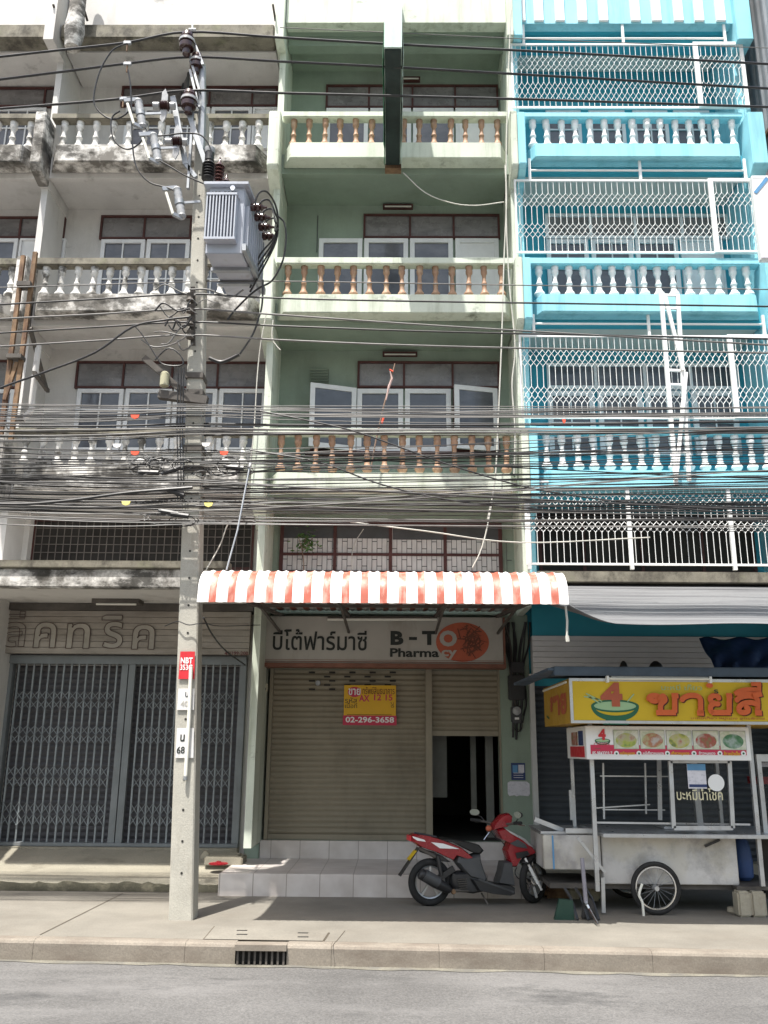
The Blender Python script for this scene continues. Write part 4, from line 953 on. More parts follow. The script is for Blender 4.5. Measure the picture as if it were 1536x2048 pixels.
cable('ring of black lead hanging on the left of the pole', span([(310,720),(330,700),(345,698),(362,712),(366,728),(350,732),(325,728),(312,712),(285,670),(270,652)], 9.5), .009)
for x0 in (357,363,368): cable('thin vertical lead running down beside the pole', span([(x0,735),(x0-2,800),(x0-3,870),(x0-1,950),(x0-2,1000)], 9.66), .007, group='vertical leads beside the pole')
# dense telephone bundle
BG = 'telephone cable bundle across the first balcony'
def bundle(k, l0, l1, p0, p1, r0, r1, rad, mats_, label, wob=3.0, dep=(9.45, 9.95)):
    for i in range(k):
        f = (i+rnd.random())/k; yl, yp, yr = l0+(l1-l0)*f+rnd.gauss(0, wob), p0+(p1-p0)*f+rnd.gauss(0, wob*.6), r0+(r1-r0)*((f+rnd.gauss(0,.18)) % 1)+rnd.gauss(0, wob)
        s1, s2 = rnd.uniform(0, 9), rnd.uniform(-2, 10); D = rnd.uniform(*dep)
        pts = [(-260, yl-3), (-80, yl+s1*.4), (110, yl+(yp-yl)*.35+s1), (270, yl+(yp-yl)*.72+s1*.7), (385, yp), (560, yp+(yr-yp)*.16+s2*.6), (800, yp+(yr-yp)*.38+s2), (1060, yp+(yr-yp)*.62+s2), (1330, yp+(yr-yp)*.86+s2*.5), (1560, yr), (1900, yr-4)]
        cable(label, span(pts, D), rnd.uniform(*rad), rnd.choice(mats_), BG+', '+label.split(',')[0], n=5, sm=3)
bundle(15, 800, 846, 808, 838, 812, 842, (.004,.008), ('cableg','cableg','cable'), 'thin grey wire among the upper strands, level with the second floor windows')
bundle(9, 848, 890, 846, 872, 844, 872, (.006,.012), ('cable','cable','cableg'), 'thick black cable along the second floor balcony rail')
bundle(20, 880, 968, 900, 952, 862, 950, (.004,.009), ('cable','cable','cableg'), 'loosely strung cable in front of the second floor balusters', 6)
bundle(26, 940, 1022, 955, 1020, 935, 1030, (.004,.011), ('cable','cable','cableg'), 'black cable in the densest bunch below the second floor balcony', 5)
bundle(18, 985, 1034, 1000, 1045, 985, 1060, (.004,.009), ('cable','cable','cableg'), 'sagging cable along the lower edge of the bundle', 6)
cable('long slack cable slanting down across the green balcony to the right', span([(520,822),(620,842),(720,866),(900,930),(1080,980),(1300,1010),(1600,1040)], 9.5), .009)
cable('slack cable sloping down from the green fin across the panel', span([(500,900),(640,925),(760,968),(900,1000),(1100,1020),(1600,1048)], 9.5), .009)
cable('very thick black cable low at the left edge of the bundle', span([(-200,995),(0,1008),(120,1003),(260,985),(385,975)], 9.45), .018)
# coils and clutter tied to the bundle
for i in range(14):
    x0, y0 = rnd.choice(((350,930),(330,985),(300,930),(465,930),(350,1030),(400,935))); x0 += rnd.uniform(-28,28); y0 += rnd.uniform(-14,14); w, h = rnd.uniform(14,40), rnd.uniform(6,18)
    cable('tangled coil of spare cable tied into the bundle near the pole', [at(x0+w*math.cos(a*.55+i)*(1-.02*a), y0+h*math.sin(a*.55+i), 9.5+rnd.uniform(-.06,.06)) for a in range(16)], .006, rnd.choice(('cable','cableg')), 'coils of spare cable', sm=3)
for i in range(6):
    x0, y0 = ((345,940),(340,1025),(360,1030),(470,935),(300,945),(352,985))[i]; p = at(x0, y0, 9.48)
    t = thing('splice_box', 'small black splice box tied into the cable bundle near the pole', 'splice box', p, 'splice boxes in the bundle'); b = MB(); a = rnd.uniform(-.4,.4)
    b.tube([p+Vector((-.1*math.cos(a),0,-.1*math.sin(a))), p+Vector((.1*math.cos(a),0,.1*math.sin(a)))], .03, 8); b.build('box_body', m['plastb'], t, smooth=True)
    b = MB(); b.tube([p+Vector((-.13*math.cos(a),0,-.13*math.sin(a))), p+Vector((-.1*math.cos(a),0,-.1*math.sin(a)))], .022, 8); b.build('box_cap', m['plastg'], t, smooth=True)
for px, py, c_, lb in ((270,833,'tagr','red cable tag on the upper strands left of the pole'),(270,906,'tagr','red cable tag before the lower balusters left of the pole'),(448,906,'tagr','red cable tag right of the pole before the balusters'),
        (234,891,'awnw','white cable tag left of the pole'),(412,889,'awnw','white cable tag just right of the pole'),(252,1006,'tagy','yellow cable tag low in the bundle left of the pole'),(417,1009,'tagy','yellow cable tag low in the bundle right of the pole'),(1128,842,'tagr','tiny red tag on the cables before the turquoise house')):
    p = at(px, py, 9.42); s = .05 if px < 1000 else .02; b = MB(); b.prism_y([(p.x-s, p.z+.02),(p.x+s, p.z+.02),(p.x+s*.75, p.z-.015),(p.x+.0, p.z-.03),(p.x-s*.75, p.z-.015)], p.y-.006, p.y+.006)
    tag(b.build('cable_tag', m[c_]), lb, 'cable tag')
# service cords on the green house
W_ = 'cablew'
cable('pale cord hanging down the right fin of the green house, left of the pair', [at(1010,330,11.6), at(1013,400,11.6), at(1008,520,11.6), at(1004,660,11.6), at(1000,760,11.6), at(996,850,11.6), at(990,960,11.6), at(975,1040,11.6)], .010, W_)
cable('pale cord hanging down the right fin of the green house, right of the pair', [at(1022,20,11.6), at(1015,200,11.6), at(1012,400,11.6), at(1018,560,11.6), at(1030,690,11.6), at(1024,770,11.6), at(1030,860,11.6), at(1028,950,11.6)], .010, W_)
cable('pale cord looping from the dark projecting sign to the right fin', [at(806,345,11.7), at(850,385,11.6), at(900,405,11.6), at(950,411,11.6), at(1008,404,11.6)], .008, W_)
cable('pale cord running down beside the grey house corner', [at(533,625,11.6), at(521,690,11.6), at(514,760,11.6), at(508,860,11.6), at(500,930,11.6)], .008, W_)
cable('short pale cord dangling from the green fin near the service lines', [at(546,640,11.6), at(544,675,11.6), at(552,690,11.6), at(561,700,11.6)], .008, W_)
cable('white cord curling above the awning in front of the screen window', [at(985,1000,11.2), at(972,1065,11.2), at(960,1105,11.2), at(945,1135,11.2)], .010, W_)
cable('pale wire sloping across the mezzanine window of the green house', [at(700,1044,10.6), at(850,1062,10.6), at(1040,1085,10.6), at(1300,1075,10.6)], .009, W_)
cable('thin twig like wire curving before the screen window', [at(727,1058,12.6), at(710,1085,12.6), at(704,1110,12.6), at(704,1140,12.6)], .006, W_)
t = thing('metal_rod', 'thin white rod leaning up from the awning to the cables', 'rod', at(455,1140,9.2))
b = MB(); b.tube([at(453,1140,9.2), at(475,1060,9.3), at(500,930,9.5)], .010, 8); b.build('rod_shaft', m['galv'], t, smooth=True); b = MB(); b.tube([at(499,935,9.5), at(501,925,9.5)], .014, 8); b.build('rod_tip', m['whitebar'], t)
t = thing('ragged_stick', 'rusty stick with ragged red tape standing before the second floor windows', 'stick', at(740,930,11.6))
b = MB(); b.tube([at(741,940,11.6), at(752,880,11.6), at(768,810,11.6), at(790,727,11.6)], [.011,.012,.012,.008], 7); b.build('stick', m['twig'], t)
b = MB(); b.tube([at(772,800,11.58), at(778,772,11.58), at(784,758,11.58), at(780,742,11.58)], [.008,.018,.016,.006], 7); b.build('wrapped_rag', mat('pale_rag', (.5,.36,.33), .9, .2, 12), t); b = MB(); b.tube([at(779,739,11.58), at(786,743,11.58)], .012, 6); b.tube([at(764,846,11.58), at(768,832,11.58)], .015, 6); b.build('red_tape', m['tagr'], t)

# ---------------------------------------------------------------- projecting sign over the green house
t = thing('projecting_sign', 'tall projecting sign box seen from below with dark underside and ragged edges', 'sign', (-.02, 11.7, 10.4))
b = MB(); b.box(-.145, .085, 9.36, 11.78, 10.415, 13.6); b.build('sign_box', m['signlt'], t)
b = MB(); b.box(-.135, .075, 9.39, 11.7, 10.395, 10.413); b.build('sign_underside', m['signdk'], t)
b = MB(); b.box(-.15, .10, 11.7, 11.84, 10.34, 10.42); b.build('wall_bracket', m['rust'], t)
gr = mat('torn_green_sheet', (.05,.22,.11), .6, .2, 6)
for sx, mm_, nm in ((-1, gr, 'torn_sheet'), (1, m['signlt'], 'torn_sheet')):
    b = MB(); n = 22; xs_ = -.152 if sx < 0 else .092; lo = [10.39-abs(rnd.gauss(0,.09))*(1.6 if 6 < i < 15 else .6) for i in range(n+1)]
    vs = []
    for i in range(n+1):
        y = 9.45+2.25*i/n; vs += [(xs_, y, 10.9), (xs_+sx*.012+rnd.uniform(-.006,.006), y, lo[i])]
    b.add(vs, [(2*i, 2*i+1, 2*i+3, 2*i+2) for i in range(n)]); o = b.build(nm, mm_, t); md = o.modifiers.new('thickness', 'SOLIDIFY'); md.thickness = .004
# ---------------------------------------------------------------- rusty frame, left
t = thing('sign_frame', 'rusty two legged steel frame standing before the grey house at far left', 'frame', at(20,860,11.3))
b = MB()
for a, e in (((47,512),(2,870)), ((71,505),(22,880))): b.bar(at(*a,11.3), at(*e,11.3), .06, .05)
b.bar(at(34,725,11.28), at(9,800,11.28), .05, .04); b.build('upright', m['rust'], t)
b = MB(); b.box(at(36,568,11.25).x, at(63,568,11.25).x, 11.2, 11.36, at(50,570,11.25).z-.03, at(50,565,11.25).z); b.box(at(15,712,11.25).x, at(45,712,11.25).x, 11.2, 11.36, at(30,714,11.25).z-.03, at(30,710,11.25).z); b.build('cross_plate', m['steeld'], t)
b = MB(); b.bar(at(60,655,11.32), at(93,780,12.2), .05, .05); b.bar(at(68,745,11.32), at(96,782,12.2), .05, .05); b.build('stay', m['steeld'], t)
t = thing('wall_pipe', 'white elbowed pipe beside the rusty frame', 'pipe', at(70,700,11.6))
b = MB(); b.tube(smooth_path([at(77,692,11.6), at(70,750,11.6), at(64,800,11.6), at(62,822,11.6), at(45,838,11.6)], 4), .045, 8); b.build('pipe_run', m['awall'], t, smooth=True); b = MB(); b.box(at(30,838,11.6).x, at(48,838,11.6).x, 11.55, 11.65, at(40,840,11.6).z-.03, at(40,836,11.6).z); b.build('pipe_bracket', m['steeld'], t)
# ---------------------------------------------------------------- ladder on the turquoise house
t = thing('ladder', 'white steel ladder frame hanging in front of the turquoise balconies', 'ladder', at(1360,960,11.45))
b = MB(); LD = 11.5
for a, e in (((1322,588),(1352,970)), ((1355,590),(1378,962))): b.bar(at(*a,LD), at(*e,LD), .05, .05)
b.build('side_rail', m['whitebar'], t)
b = MB(); b.bar(at(1330,592,LD-.05), at(1366,740,LD-.05), .045, .04); b.bar(at(1372,745,LD-.05), at(1352,960,LD-.05), .045, .04); b.build('diagonal', m['whitebar'], t)
for a, e in (((1320,590),(1358,591)), ((1322,616),(1358,617)), ((1333,740),(1370,742)), ((1336,769),(1370,770)), ((1340,835),(1375,836)), ((1345,905),(1378,906))):
    b = MB(); b.bar(at(*a,LD), at(*e,LD), .04, .03); b.build('rung', m['whitebar'], t)
# ---------------------------------------------------------------- sapling in the mezzanine
p = at(606,1140,12.6); t = thing('sapling', 'small green sapling growing on the ledge before the screen window', 'plant', p)
b = MB(); b.tube([p+Vector((0,0,-.5)), p+Vector((.01,0,.1)), p+Vector((-.02,.0,.3)), p+Vector((.03,0,.5))], .008, 6); b.tube([p+Vector((-.01,0,.25)), p+Vector((-.08,-.04,.5))], .006, 5); b.tube([p+Vector((0,0,.3)), p+Vector((.13,-.03,.48))], .006, 5); b.build('stem', m['twig'], t)
b = MB()
for i in range(120):
    c = p+Vector((rnd.gauss(.02,.085), rnd.gauss(0,.06), .42+rnd.gauss(0,.08))); a = Vector((rnd.uniform(-1,1), rnd.uniform(-1,1), rnd.uniform(-.6,.4))).normalized(); s_ = a.cross(Vector((rnd.random(), rnd.random(), 1))).normalized(); l = rnd.uniform(.025,.05)
    b.add([c-a*l, c+s_*l*.4, c+a*l, c-s_*l*.4], [(0,1,2,3)])
b.build('leaves', m['leaf'], t)

# ---------------------------------------------------------------- canvas canopy of the turquoise shop
t = thing('canopy', 'sagging grey canvas canopy above the noodle cart', 'canopy', (4, 11.4, 3.6))
xa, xb = 1.79, 6.0; n = 56; b = MB(); rows_ = 12; vs = []
yl = lambda x: 11.95-1.1*1.0
for i in range(n+1):
    x = xa+(xb-xa)*i/n; f_ = i/n
    for k in range(rows_+1):
        q = max(0, k-1)/(rows_-1); y = 11.95-3.12*q; z = 3.93-.99*q-.10*math.sin(math.pi*q)+.012*math.sin(x*3.1+q*3)*q-.04*f_*q+.010*math.sin(q*26+.5*math.sin(x*2))*(q > .25)
        if k == 0: y, z = 12.66, 3.78
        zz0 = 0.16*max(0, 1-(x-xa)/.45)**1.5*q
        vs.append((x-.10*(1-q)*(1-f_), y, z+zz0))
b.add(vs, [(i*(rows_+1)+k, i*(rows_+1)+k+1, (i+1)*(rows_+1)+k+1, (i+1)*(rows_+1)+k) for i in range(n) for k in range(rows_)])
o = b.build('canvas', m['canvas'], t, smooth=True); md = o.modifiers.new('thickness', 'SOLIDIFY'); md.thickness = .006
b = MB(); b.bar((5.2, 8.95, 2.88), (5.2, 12.7, 3.62), .03, .03); b.build('canopy_bar', m['steeld'], t)
b = MB(); p = at(1131,1212,8.85); b.tube([p, p+Vector((.01,0,-.15)), p+Vector((0,0,-.3))], .012, 6); b.tube([p+Vector((0,0,-.3)), p+Vector((.005,0,-.36))], .02, 6); b.build('tie_cord', m['cablew'], t)
# blue tarpaulin
t = thing('tarpaulin', 'rumpled blue tarpaulin draped over the noodle cart roof', 'tarpaulin', at(1450,1310,11.2))
b = MB(); n, k_ = 26, 14; vs = []
for i in range(n+1):
    for k in range(k_+1):
        u, v = i/n, k/k_; px = 1398+u*(1620-1398)+v*34*(1-u); py = 1277+v*66+u*0; p = at(px, py, 12.1-1.2*v)
        p.y += .05*math.sin(u*34+v*5)*v+.03*math.sin(v*9); p.z += .02*math.sin(u*21+v*11); vs.append(p)
b.add(vs, [(i*(k_+1)+k, i*(k_+1)+k+1, (i+1)*(k_+1)+k+1, (i+1)*(k_+1)+k) for i in range(n) for k in range(k_)])
o = b.build('tarp_sheet', m['tarp'], t, smooth=True); md = o.modifiers.new('thickness', 'SOLIDIFY'); md.thickness = .005
# ---------------------------------------------------------------- right pier clutter
def on_pier(x, y): return at(x, y, 12.80)
t = thing('electric_meter', 'grey electric meter on the green pier right of the doorway', 'meter', on_pier(1032,1430))
p = on_pier(1032,1428); b = MB(); b.box(p.x-.075, p.x+.075, 12.72, 12.818, p.z-.13, p.z+.11); b.build('meter_case', m['plastg'], t, bevel=.02); b = MB(); b.lathe([(.06,0),(.058,-.03),(.03,-.045)], (p.x, 12.72, p.z+.04), 16, 'y'); b.build('dial', m['porcw'], t, smooth=True)
b = MB(); b.box(p.x-.03, p.x+.03, 12.715, 12.7195, p.z-.08, p.z-.05); b.build('nameplate', m['inkw'], t)
t = thing('fuse_box', 'black fuse box above the meter on the green pier', 'fuse box', on_pier(1033,1365))
p = on_pier(1031,1375); b = MB(); b.box(p.x-.11, p.x+.12, 12.70, 12.818, p.z-.18, p.z+.17); b.build('box_case', m['plastb'], t, bevel=.015); p = on_pier(1033,1336); b = MB(); b.box(p.x-.09, p.x+.1, 12.72, 12.818, p.z-.07, p.z+.08); b.build('upper_box', m['plastb'], t, bevel=.01)
for i in range(13):
    x0 = rnd.uniform(1010,1062); cable('dusty black conduit cable running down the pier behind the awning end', [on_pier(x0+rnd.uniform(-12,12), 1245)+Vector((0,-rnd.random()*.1,0)), on_pier(x0+rnd.uniform(-6,6), 1290), on_pier(1030+(x0-1030)*.6, 1335)-EY*.03, on_pier(1036+(x0-1030)*.6, 1400)-EY*.02, on_pier(1034+(x0-1030)*.5, rnd.uniform(1430,1480))], rnd.uniform(.008,.018), rnd.choice(('cable','cable','steeld')), 'conduit cables on the green pier', sm=4)
cable('loop of black cable hanging under the electric meter', [on_pier(1027,1445)-EY*.03, on_pier(1029,1458)-EY*.03, on_pier(1036,1463)-EY*.03, on_pier(1043,1456)-EY*.03, on_pier(1043,1440)-EY*.03], .007)
t = thing('poster', 'small navy notice on the green pier above a white paper', 'poster', on_pier(1037,1541))
a, e = at(1023,1560,12.81), at(1050,1526,12.81); b = MB(); b.box(a.x, e.x, 12.812, 12.8185, a.z, e.z); b.build('poster_sheet', m['navy'], t); b = MB(); b.box(a.x+.02, a.x+.09, 12.809, 12.8115, e.z-.13, e.z-.03); b.build('blue_picture', m['skyb'], t); b = MB(); b.box(a.x+.10, e.x-.015, 12.809, 12.8115, e.z-.13, e.z-.025); b.build('white_panel', m['paper'], t); b = MB()
for k in range(3): b.box(a.x+.03, e.x-.03, 12.809, 12.8115, a.z+.03+.03*k, a.z+.037+.03*k)
b.build('printed_lines', m['paper'], t)
a, e = at(1016,1592,12.81), at(1059,1563,12.81); b = MB(); pl = [(a.x+.02,a.z),(a.x+.09,a.z+.012),(a.x+.12,a.z-.004),(a.x+.16,a.z+.01),(e.x-.02,a.z),(e.x,a.z+.03),(e.x,e.z-.03),(e.x-.04,e.z),(a.x+.03,e.z),(a.x,e.z-.02),(a.x,a.z+.03)]; b.prism_y(pl, 12.81, 12.818)
tag(b.build('notice_paper', m['paper']), 'torn white paper stuck on the green pier under the navy notice', 'notice')
t = thing('door_bell', 'small cream bell box on the green pier left of the shutter', 'bell box', at(531,1375,12.75)); p = at(531,1375,12.75); b = MB(); b.box(p.x-.03, p.x+.03, 12.74, 12.798, p.z-.06, p.z+.06); b.build('bell_case', mat('cream_plastic', (.45,.43,.33), .5, .1, 8), t, bevel=.01); b = MB(); b.lathe([(.014,0),(.012,-.01)], (p.x, 12.74, p.z-.02), 10, 'y'); b.build('push_button', m['plastg'], t); b = MB(); b.tube([(p.x, 12.78, p.z+.06), (p.x+.01, 12.78, p.z+.35)], .008, 6); b.build('bell_wire', m['cable'], t)
# stuff beside the step
t = thing('stone_slab', 'loose concrete slab lying between the folding gate and the tiled step', 'slab', at(445,1700,12.0))
a = at(412,1710,12.2); e = at(488,1692,12.2); b = MB(); b.box(a.x, e.x, 12.1, 12.5, .235, .345); b.build('slab_body', m['apron'], t, bevel=.015); b = MB(); b.box(a.x+.04, e.x-.06, 12.14, 12.44, .347, .362); b.build('worn_top', m['apron'], t, bevel=.006)
p = gz(437,1729,.275); t = thing('plastic_lid', 'round red plastic lid lying on the apron beside the tiled step', 'lid', p); b = MB(); b.lathe([(.12,.0),(.125,.012),(.11,.022),(.0,.03)], p, 24); b.build('lid_disc', m['bikedred'], t, smooth=True); b = MB(); b.lathe([(.03,.028),(.03,.04),(.0,.042)], p, 12); b.build('lid_knob', m['bikedred'], t)
p = gz(410,1718,.29); b = MB(); pl = [(p.x-.06,p.z+.004),(p.x+.07,p.z+.004),(p.x+.05,p.z+.07),(p.x+.0,p.z+.11),(p.x-.05,p.z+.06)]; b.prism_y(pl, p.y-.02, p.y+.06); tag(b.build('crumpled_wrapper', m['block'], bevel=.008), 'crumpled whitish wrapper on the apron behind the pole', 'litter')

t = thing('projecting_sign', 'white and blue sign board jutting in at the right picture edge', 'sign', at(1530,440,11.0))
b = MB(); x0 = at(1512,440,11.0).x; b.box(x0, x0+.9, 10.98, 11.08, Z(520,11,1530), Z(352,11,1530)); b.build('sign_panel', m['inkw'], t, bevel=.01)
b = MB(); b.bar((x0+.02,10.974,Z(388,11,1530)), (x0+.22,10.974,Z(358,11,1530)), .05, .006, up=(0,1,0)); b.build('blue_stripe', m['skyb'], t)
b = MB(); b.box(x0+.0, x0+.9, 10.97, 10.979, Z(520,11,1530)+.02, Z(470,11,1530)); b.build('blue_print', m['paper'], t)

for px, py, lb in ((255,86,'topmost line'),(255,128,'middle line'),(247,198,'lowest line')):
    p = at(px, py, 9.6); t = thing('wire_clamp', 'small brassy clamp gripping the %s left of the pole' % lb, 'clamp', p); b = MB(); b.bar(p-EX*.05, p+EX*.05, .04, .05); b.build('clamp_body', m['galv'], t, bevel=.006); b = MB(); b.tube([p-EZ*.03, p-EZ*.13], .012, 6); b.tube([p-EX*.03-EZ*.02, p-EX*.03+EZ*.05], .01, 6); b.build('clamp_bolt', m['rust'], t)
cable('black lead from the pole down to the house number on the grey sign', [at(407,1235,9.7), at(424,1268,10.4), at(450,1300,11.6), at(490,1330,12.4)], .010)
cable('wire wrapped round the pole under the awning edge', [at(330,1252,9.9), at(355,1243,9.71), at(378,1250,9.70), at(408,1246,9.75), at(440,1252,10.5), at(520,1250,12)], .006)
cable('thin pale lead from the rod across the grille to the pole', [at(412,1140,9.8), at(440,1090,9.9), at(455,1050,9.9), at(470,1040,9.8)], .007, W_)
# ================================================================ NOODLE CART
K = thing('food_cart', 'stainless noodle cart with yellow roof sign, picture menu and big wheel', 'food cart', (3.0, 10.9, 0))
kf, kb_ = 10.40, 11.35
b = MB(); b.box(2.335, 3.82, kf, kb_, .295, .795); b.build('body_panel', m['tin'], K, bevel=.008)
b = MB(); b.box(1.69, 2.325, kf+.02, kb_, .435, .795); b.build('side_box', m['tin'], K, bevel=.008)
p, q = at(1105,1672,kf+.015), at(1108,1738,kf+.015); b = MB(); b.bar((p.x, kf+.015, .79), (q.x, kf+.015, .44), .018, .006, up=(0,1,0)); b.build('blue_tape', m['skyb'], K)
b = MB(); b.box(2.30, 4.6, 10.16, 11.4, .795, .835); b.build('table_top', m['alu'], K, bevel=.006)
b = MB(); b.box(1.68, 2.30, 10.5, 11.4, .80, .825); b.build('side_table_top', m['alu'], K)
b = MB(); b.bar((1.62,10.55,.95),(1.95,10.6,.83), .03, .05); b.bar((1.95,10.45,.84),(2.28,10.45,.84), .04, .05); b.build('push_handle', m['alu'], K)
b = MB(); b.box(1.75, 3.85, kf+.05, kb_-.05, .24, .29); b.box(3.75, 4.35, kf-.1, kb_, .26, .295); b.build('chassis', m['steeld'], K)
# posts
for px, yt, yb, D in ((1183,1515,1782,10.28),(1502,1515,1772,10.28)):
    a, e = at(px, yt, D), at(px, yb, D); b = MB(); b.bar((a.x, D, 2.0), (a.x-.01, D, max(.02, e.z)), .045, .045); b.build('post', m['alu'], K)
for xx in (2.22, 4.0):
    b = MB(); b.bar((xx, 11.3, .8), (xx, 11.3, 2.0), .04, .04); b.build('post', m['alu'], K)
b = MB(); b.bar(at(1205,1755,10.3), at(1207,1825,10.3), .04, .04); b.build('leg', m['alu'], K)
b = MB(); b.bar(at(1155,1675,10.3), at(1210,1745,10.3), .03, .03); b.build('brace', m['alu'], K)
# cabinet rack in the middle
b = MB(); D = 10.85
for px, y0, y1 in ((1206,1526,1638),(1290,1526,1628),(1318,1520,1640)): b.bar(at(px,y0,D), at(px+2,y1,D), .02 if px < 1300 else .05, .02)
for (x0, y0), (x1, y1) in (((1200,1552),(1340,1553)), ((1192,1616),(1300,1609)), ((1205,1619),(1330,1620))): b.bar(at(x0,y0,D), at(x1,y1,D), .014, .014)
b.bar(at(1192,1645,10.3), at(1500,1649,10.3), .02, .02); b.build('rack', m['alu'], K); b = MB(); b.bar(at(1140,1580,11.2), at(1143,1640,11.2), .03, .03); b.build('rear_rod', m['alu'], K)
# glass cabinet
D = 10.27; fr = [(1340,1522),(1458,1522),(1465,1656),(1347,1656)]; ps = [at(x, y, D) for x, y in fr]
b = MB()
for i in range(4): b.bar(ps[i], ps[(i+1) % 4], .045, .04, up=(0,1,0))
cf = b.build('cabinet_frame', m['alu'], K)
b = MB(); b.add([p+Vector((0,.012,0)) for p in ps]+[p+Vector((0,.016,0)) for p in ps], [(0,1,2,3),(7,6,5,4),(0,4,5,1),(1,5,6,2),(2,6,7,3),(3,7,4,0)]); b.build('cabinet_glass', m['clear'], cf)
b = MB(); b.box(ps[0].x+.02, ps[1].x+.02, 10.75, 11.2, .84, .87); b.bar((3.6,10.9,.85),(3.58,10.9,1.65), .07, .07); b.bar((ps[0].x+.03,10.7,1.66),(ps[1].x-.08,10.7,1.66), .03, .02); b.build('cabinet_shelf', m['alu'], K)
ft('บะหมี่นำโชค', 1354, 1446, 1576, 1600, D-.012, mat('cream_lettering', (.6,.56,.38), .5, 0), cf, bold=.01)
p = at(1432.5,1565.5,D-.02); b = MB(); b.lathe([(.09,0),(.09,.006)], (p.x, p.y, p.z), 32, 'y'); b.build('white_disc', m['inkw'], cf)
a, e = at(1377,1577,D-.015), at(1410,1528,D-.015); b = MB(); b.box(a.x, e.x, D-.016, D-.012, a.z, e.z); pc = b.build('price_card', m['paper'], cf)
b = MB(); b.box(a.x+.01, e.x-.0, D-.02, D-.017, a.z+.015, a.z+.045); b.build('dark_band', m['navy'], K); b = MB(); b.box(a.x+.003, e.x, D-.02, D-.017, e.z-.07, e.z); b.lathe([(.03,-.004),(.03,0)], ((a.x+e.x)/2-.02, D-.017, e.z-.03), 16, 'y'); b.build('blue_header', m['skyb'], K)
# wheels
def spoked(c, R, parent, name='wheel', ax=EY):
    c = Vector(c); b = MB(); b.torus(c, EX, EZ, R-.026, .026, 40, 8); w = b.build(name, m['rubber'], parent, smooth=True)
    b = MB(); b.torus(c, EX, EZ, R-.058, .013, 40, 6); b.build('rim', m['chrome'], w, smooth=True)
    b = MB()
    for k in range(18):
        a = 2*math.pi*k/18; o = EY*(.02 if k % 2 else -.02); b.tube([c+o+(EX*math.cos(a+.3)+EZ*math.sin(a+.3))*.025, c+(EX*math.cos(a)+EZ*math.sin(a))*(R-.06)], .0022, 4)
    b.build('spokes', m['galv'], w); b = MB(); b.lathe([(.025,-.05),(.032,-.03),(.02,0),(.032,.03),(.025,.05)], c, 12, 'y'); b.build('hub', m['alu'], w, smooth=True)
wc = at(1312,1784,10.3); wc.z = .272; spoked(wc, .272, K); spoked(wc+Vector((0,1.15,0)), .272, K)
b = MB(); b.bar(wc, wc+Vector((0,1.15,0)), .03, .03); b.build('axle', m['steeld'], K)
b = MB(); b.tube(smooth_path([wc+Vector((-.16,-.06,.05)), wc+Vector((-.2,-.06,-.06)), wc+Vector((-.17,-.06,-.14)), wc+Vector((-.165,-.06,-.27))], 4), .014, 8); b.build('prop_stand', m['lampw'], K)
b = MB(); p = at(1430,1683,10.39); b.bar(p+Vector((-.12,-.01,-.05)), p+Vector((.05,-.01,.02)), .02, .025); b.build('latch_handle', m['plastb'], K)
# roof
b = MB(); rf = [(1.78,9.82,2.50),(4.9,9.82,2.50),(4.9,11.8,2.62),(1.95,11.8,2.62)]
vs = [Vector(p) for p in rf]+[Vector(p)+Vector((0,0,.10)) for p in rf]; b.add(vs, [(3,2,1,0),(4,5,6,7),(0,1,5,4),(1,2,6,5),(2,3,7,6),(3,0,4,7)]); b.build('roof', m['roofb'], K, bevel=.01)
b = MB(); b.bar((1.80,9.84,2.57),(1.60,11.2,2.50), .16, .03); b.build('roof_edge', m['roofb'], K)
for px, w in ((1252,.045),(1317,.075)):
    p = at(px,1337,10.4); b = MB(); b.lathe([(w,2.60),(w*1.1,2.66),(w*.8,2.70),(w*.3,2.73)], (p.x, 10.5, -.0), 16); b.build('roof_vent', m['plastb'], K, smooth=True)
# main yellow sign box
YD = 9.9; yx0, yz1, yz0 = 1.96, 2.475, 1.995; yx1 = 4.75
Y_ = None
b = MB(); b.box(yx0, yx1, YD, 11.6, yz0, yz1); sb = b.build('sign_box', m['yellowd'], K)
b = MB(); b.box(yx0+.03, yx1, YD-.008, YD-.001, yz0+.03, yz1-.03); b.build('sign_face', m['yellow'], sb)
b = MB(); b.box(yx0-.005, yx1, YD-.016, YD-.001, yz0-.002, yz0+.028); b.box(yx0-.005, yx1, YD-.016, YD-.001, yz1-.03, yz1+.002); b.box(yx0-.005, yx0+.028, YD-.016, YD-.001, yz0+.028, yz1-.03); b.build('sign_trim', m['alu'], sb)
fd = YD-.012; rim_ = (-1, 1)
def ell(par, cx, cz, a, bb, w, mm, D, a0=0, a1=360, name='bowl'):
    b = MB(); n = 40; ou = []; inn = []
    for k in range(n+1):
        t_ = R_(a0+(a1-a0)*k/n); ou.append((cx+a*math.cos(t_), D, cz+bb*math.sin(t_))); inn.append((cx+(a-w)*math.cos(t_), D, cz+(bb-w*.6)*math.sin(t_)))
    b.add(ou+inn, [(k, k+1, n+2+k, n+1+k) for k in range(n)]); return b.build(name, mm, par)
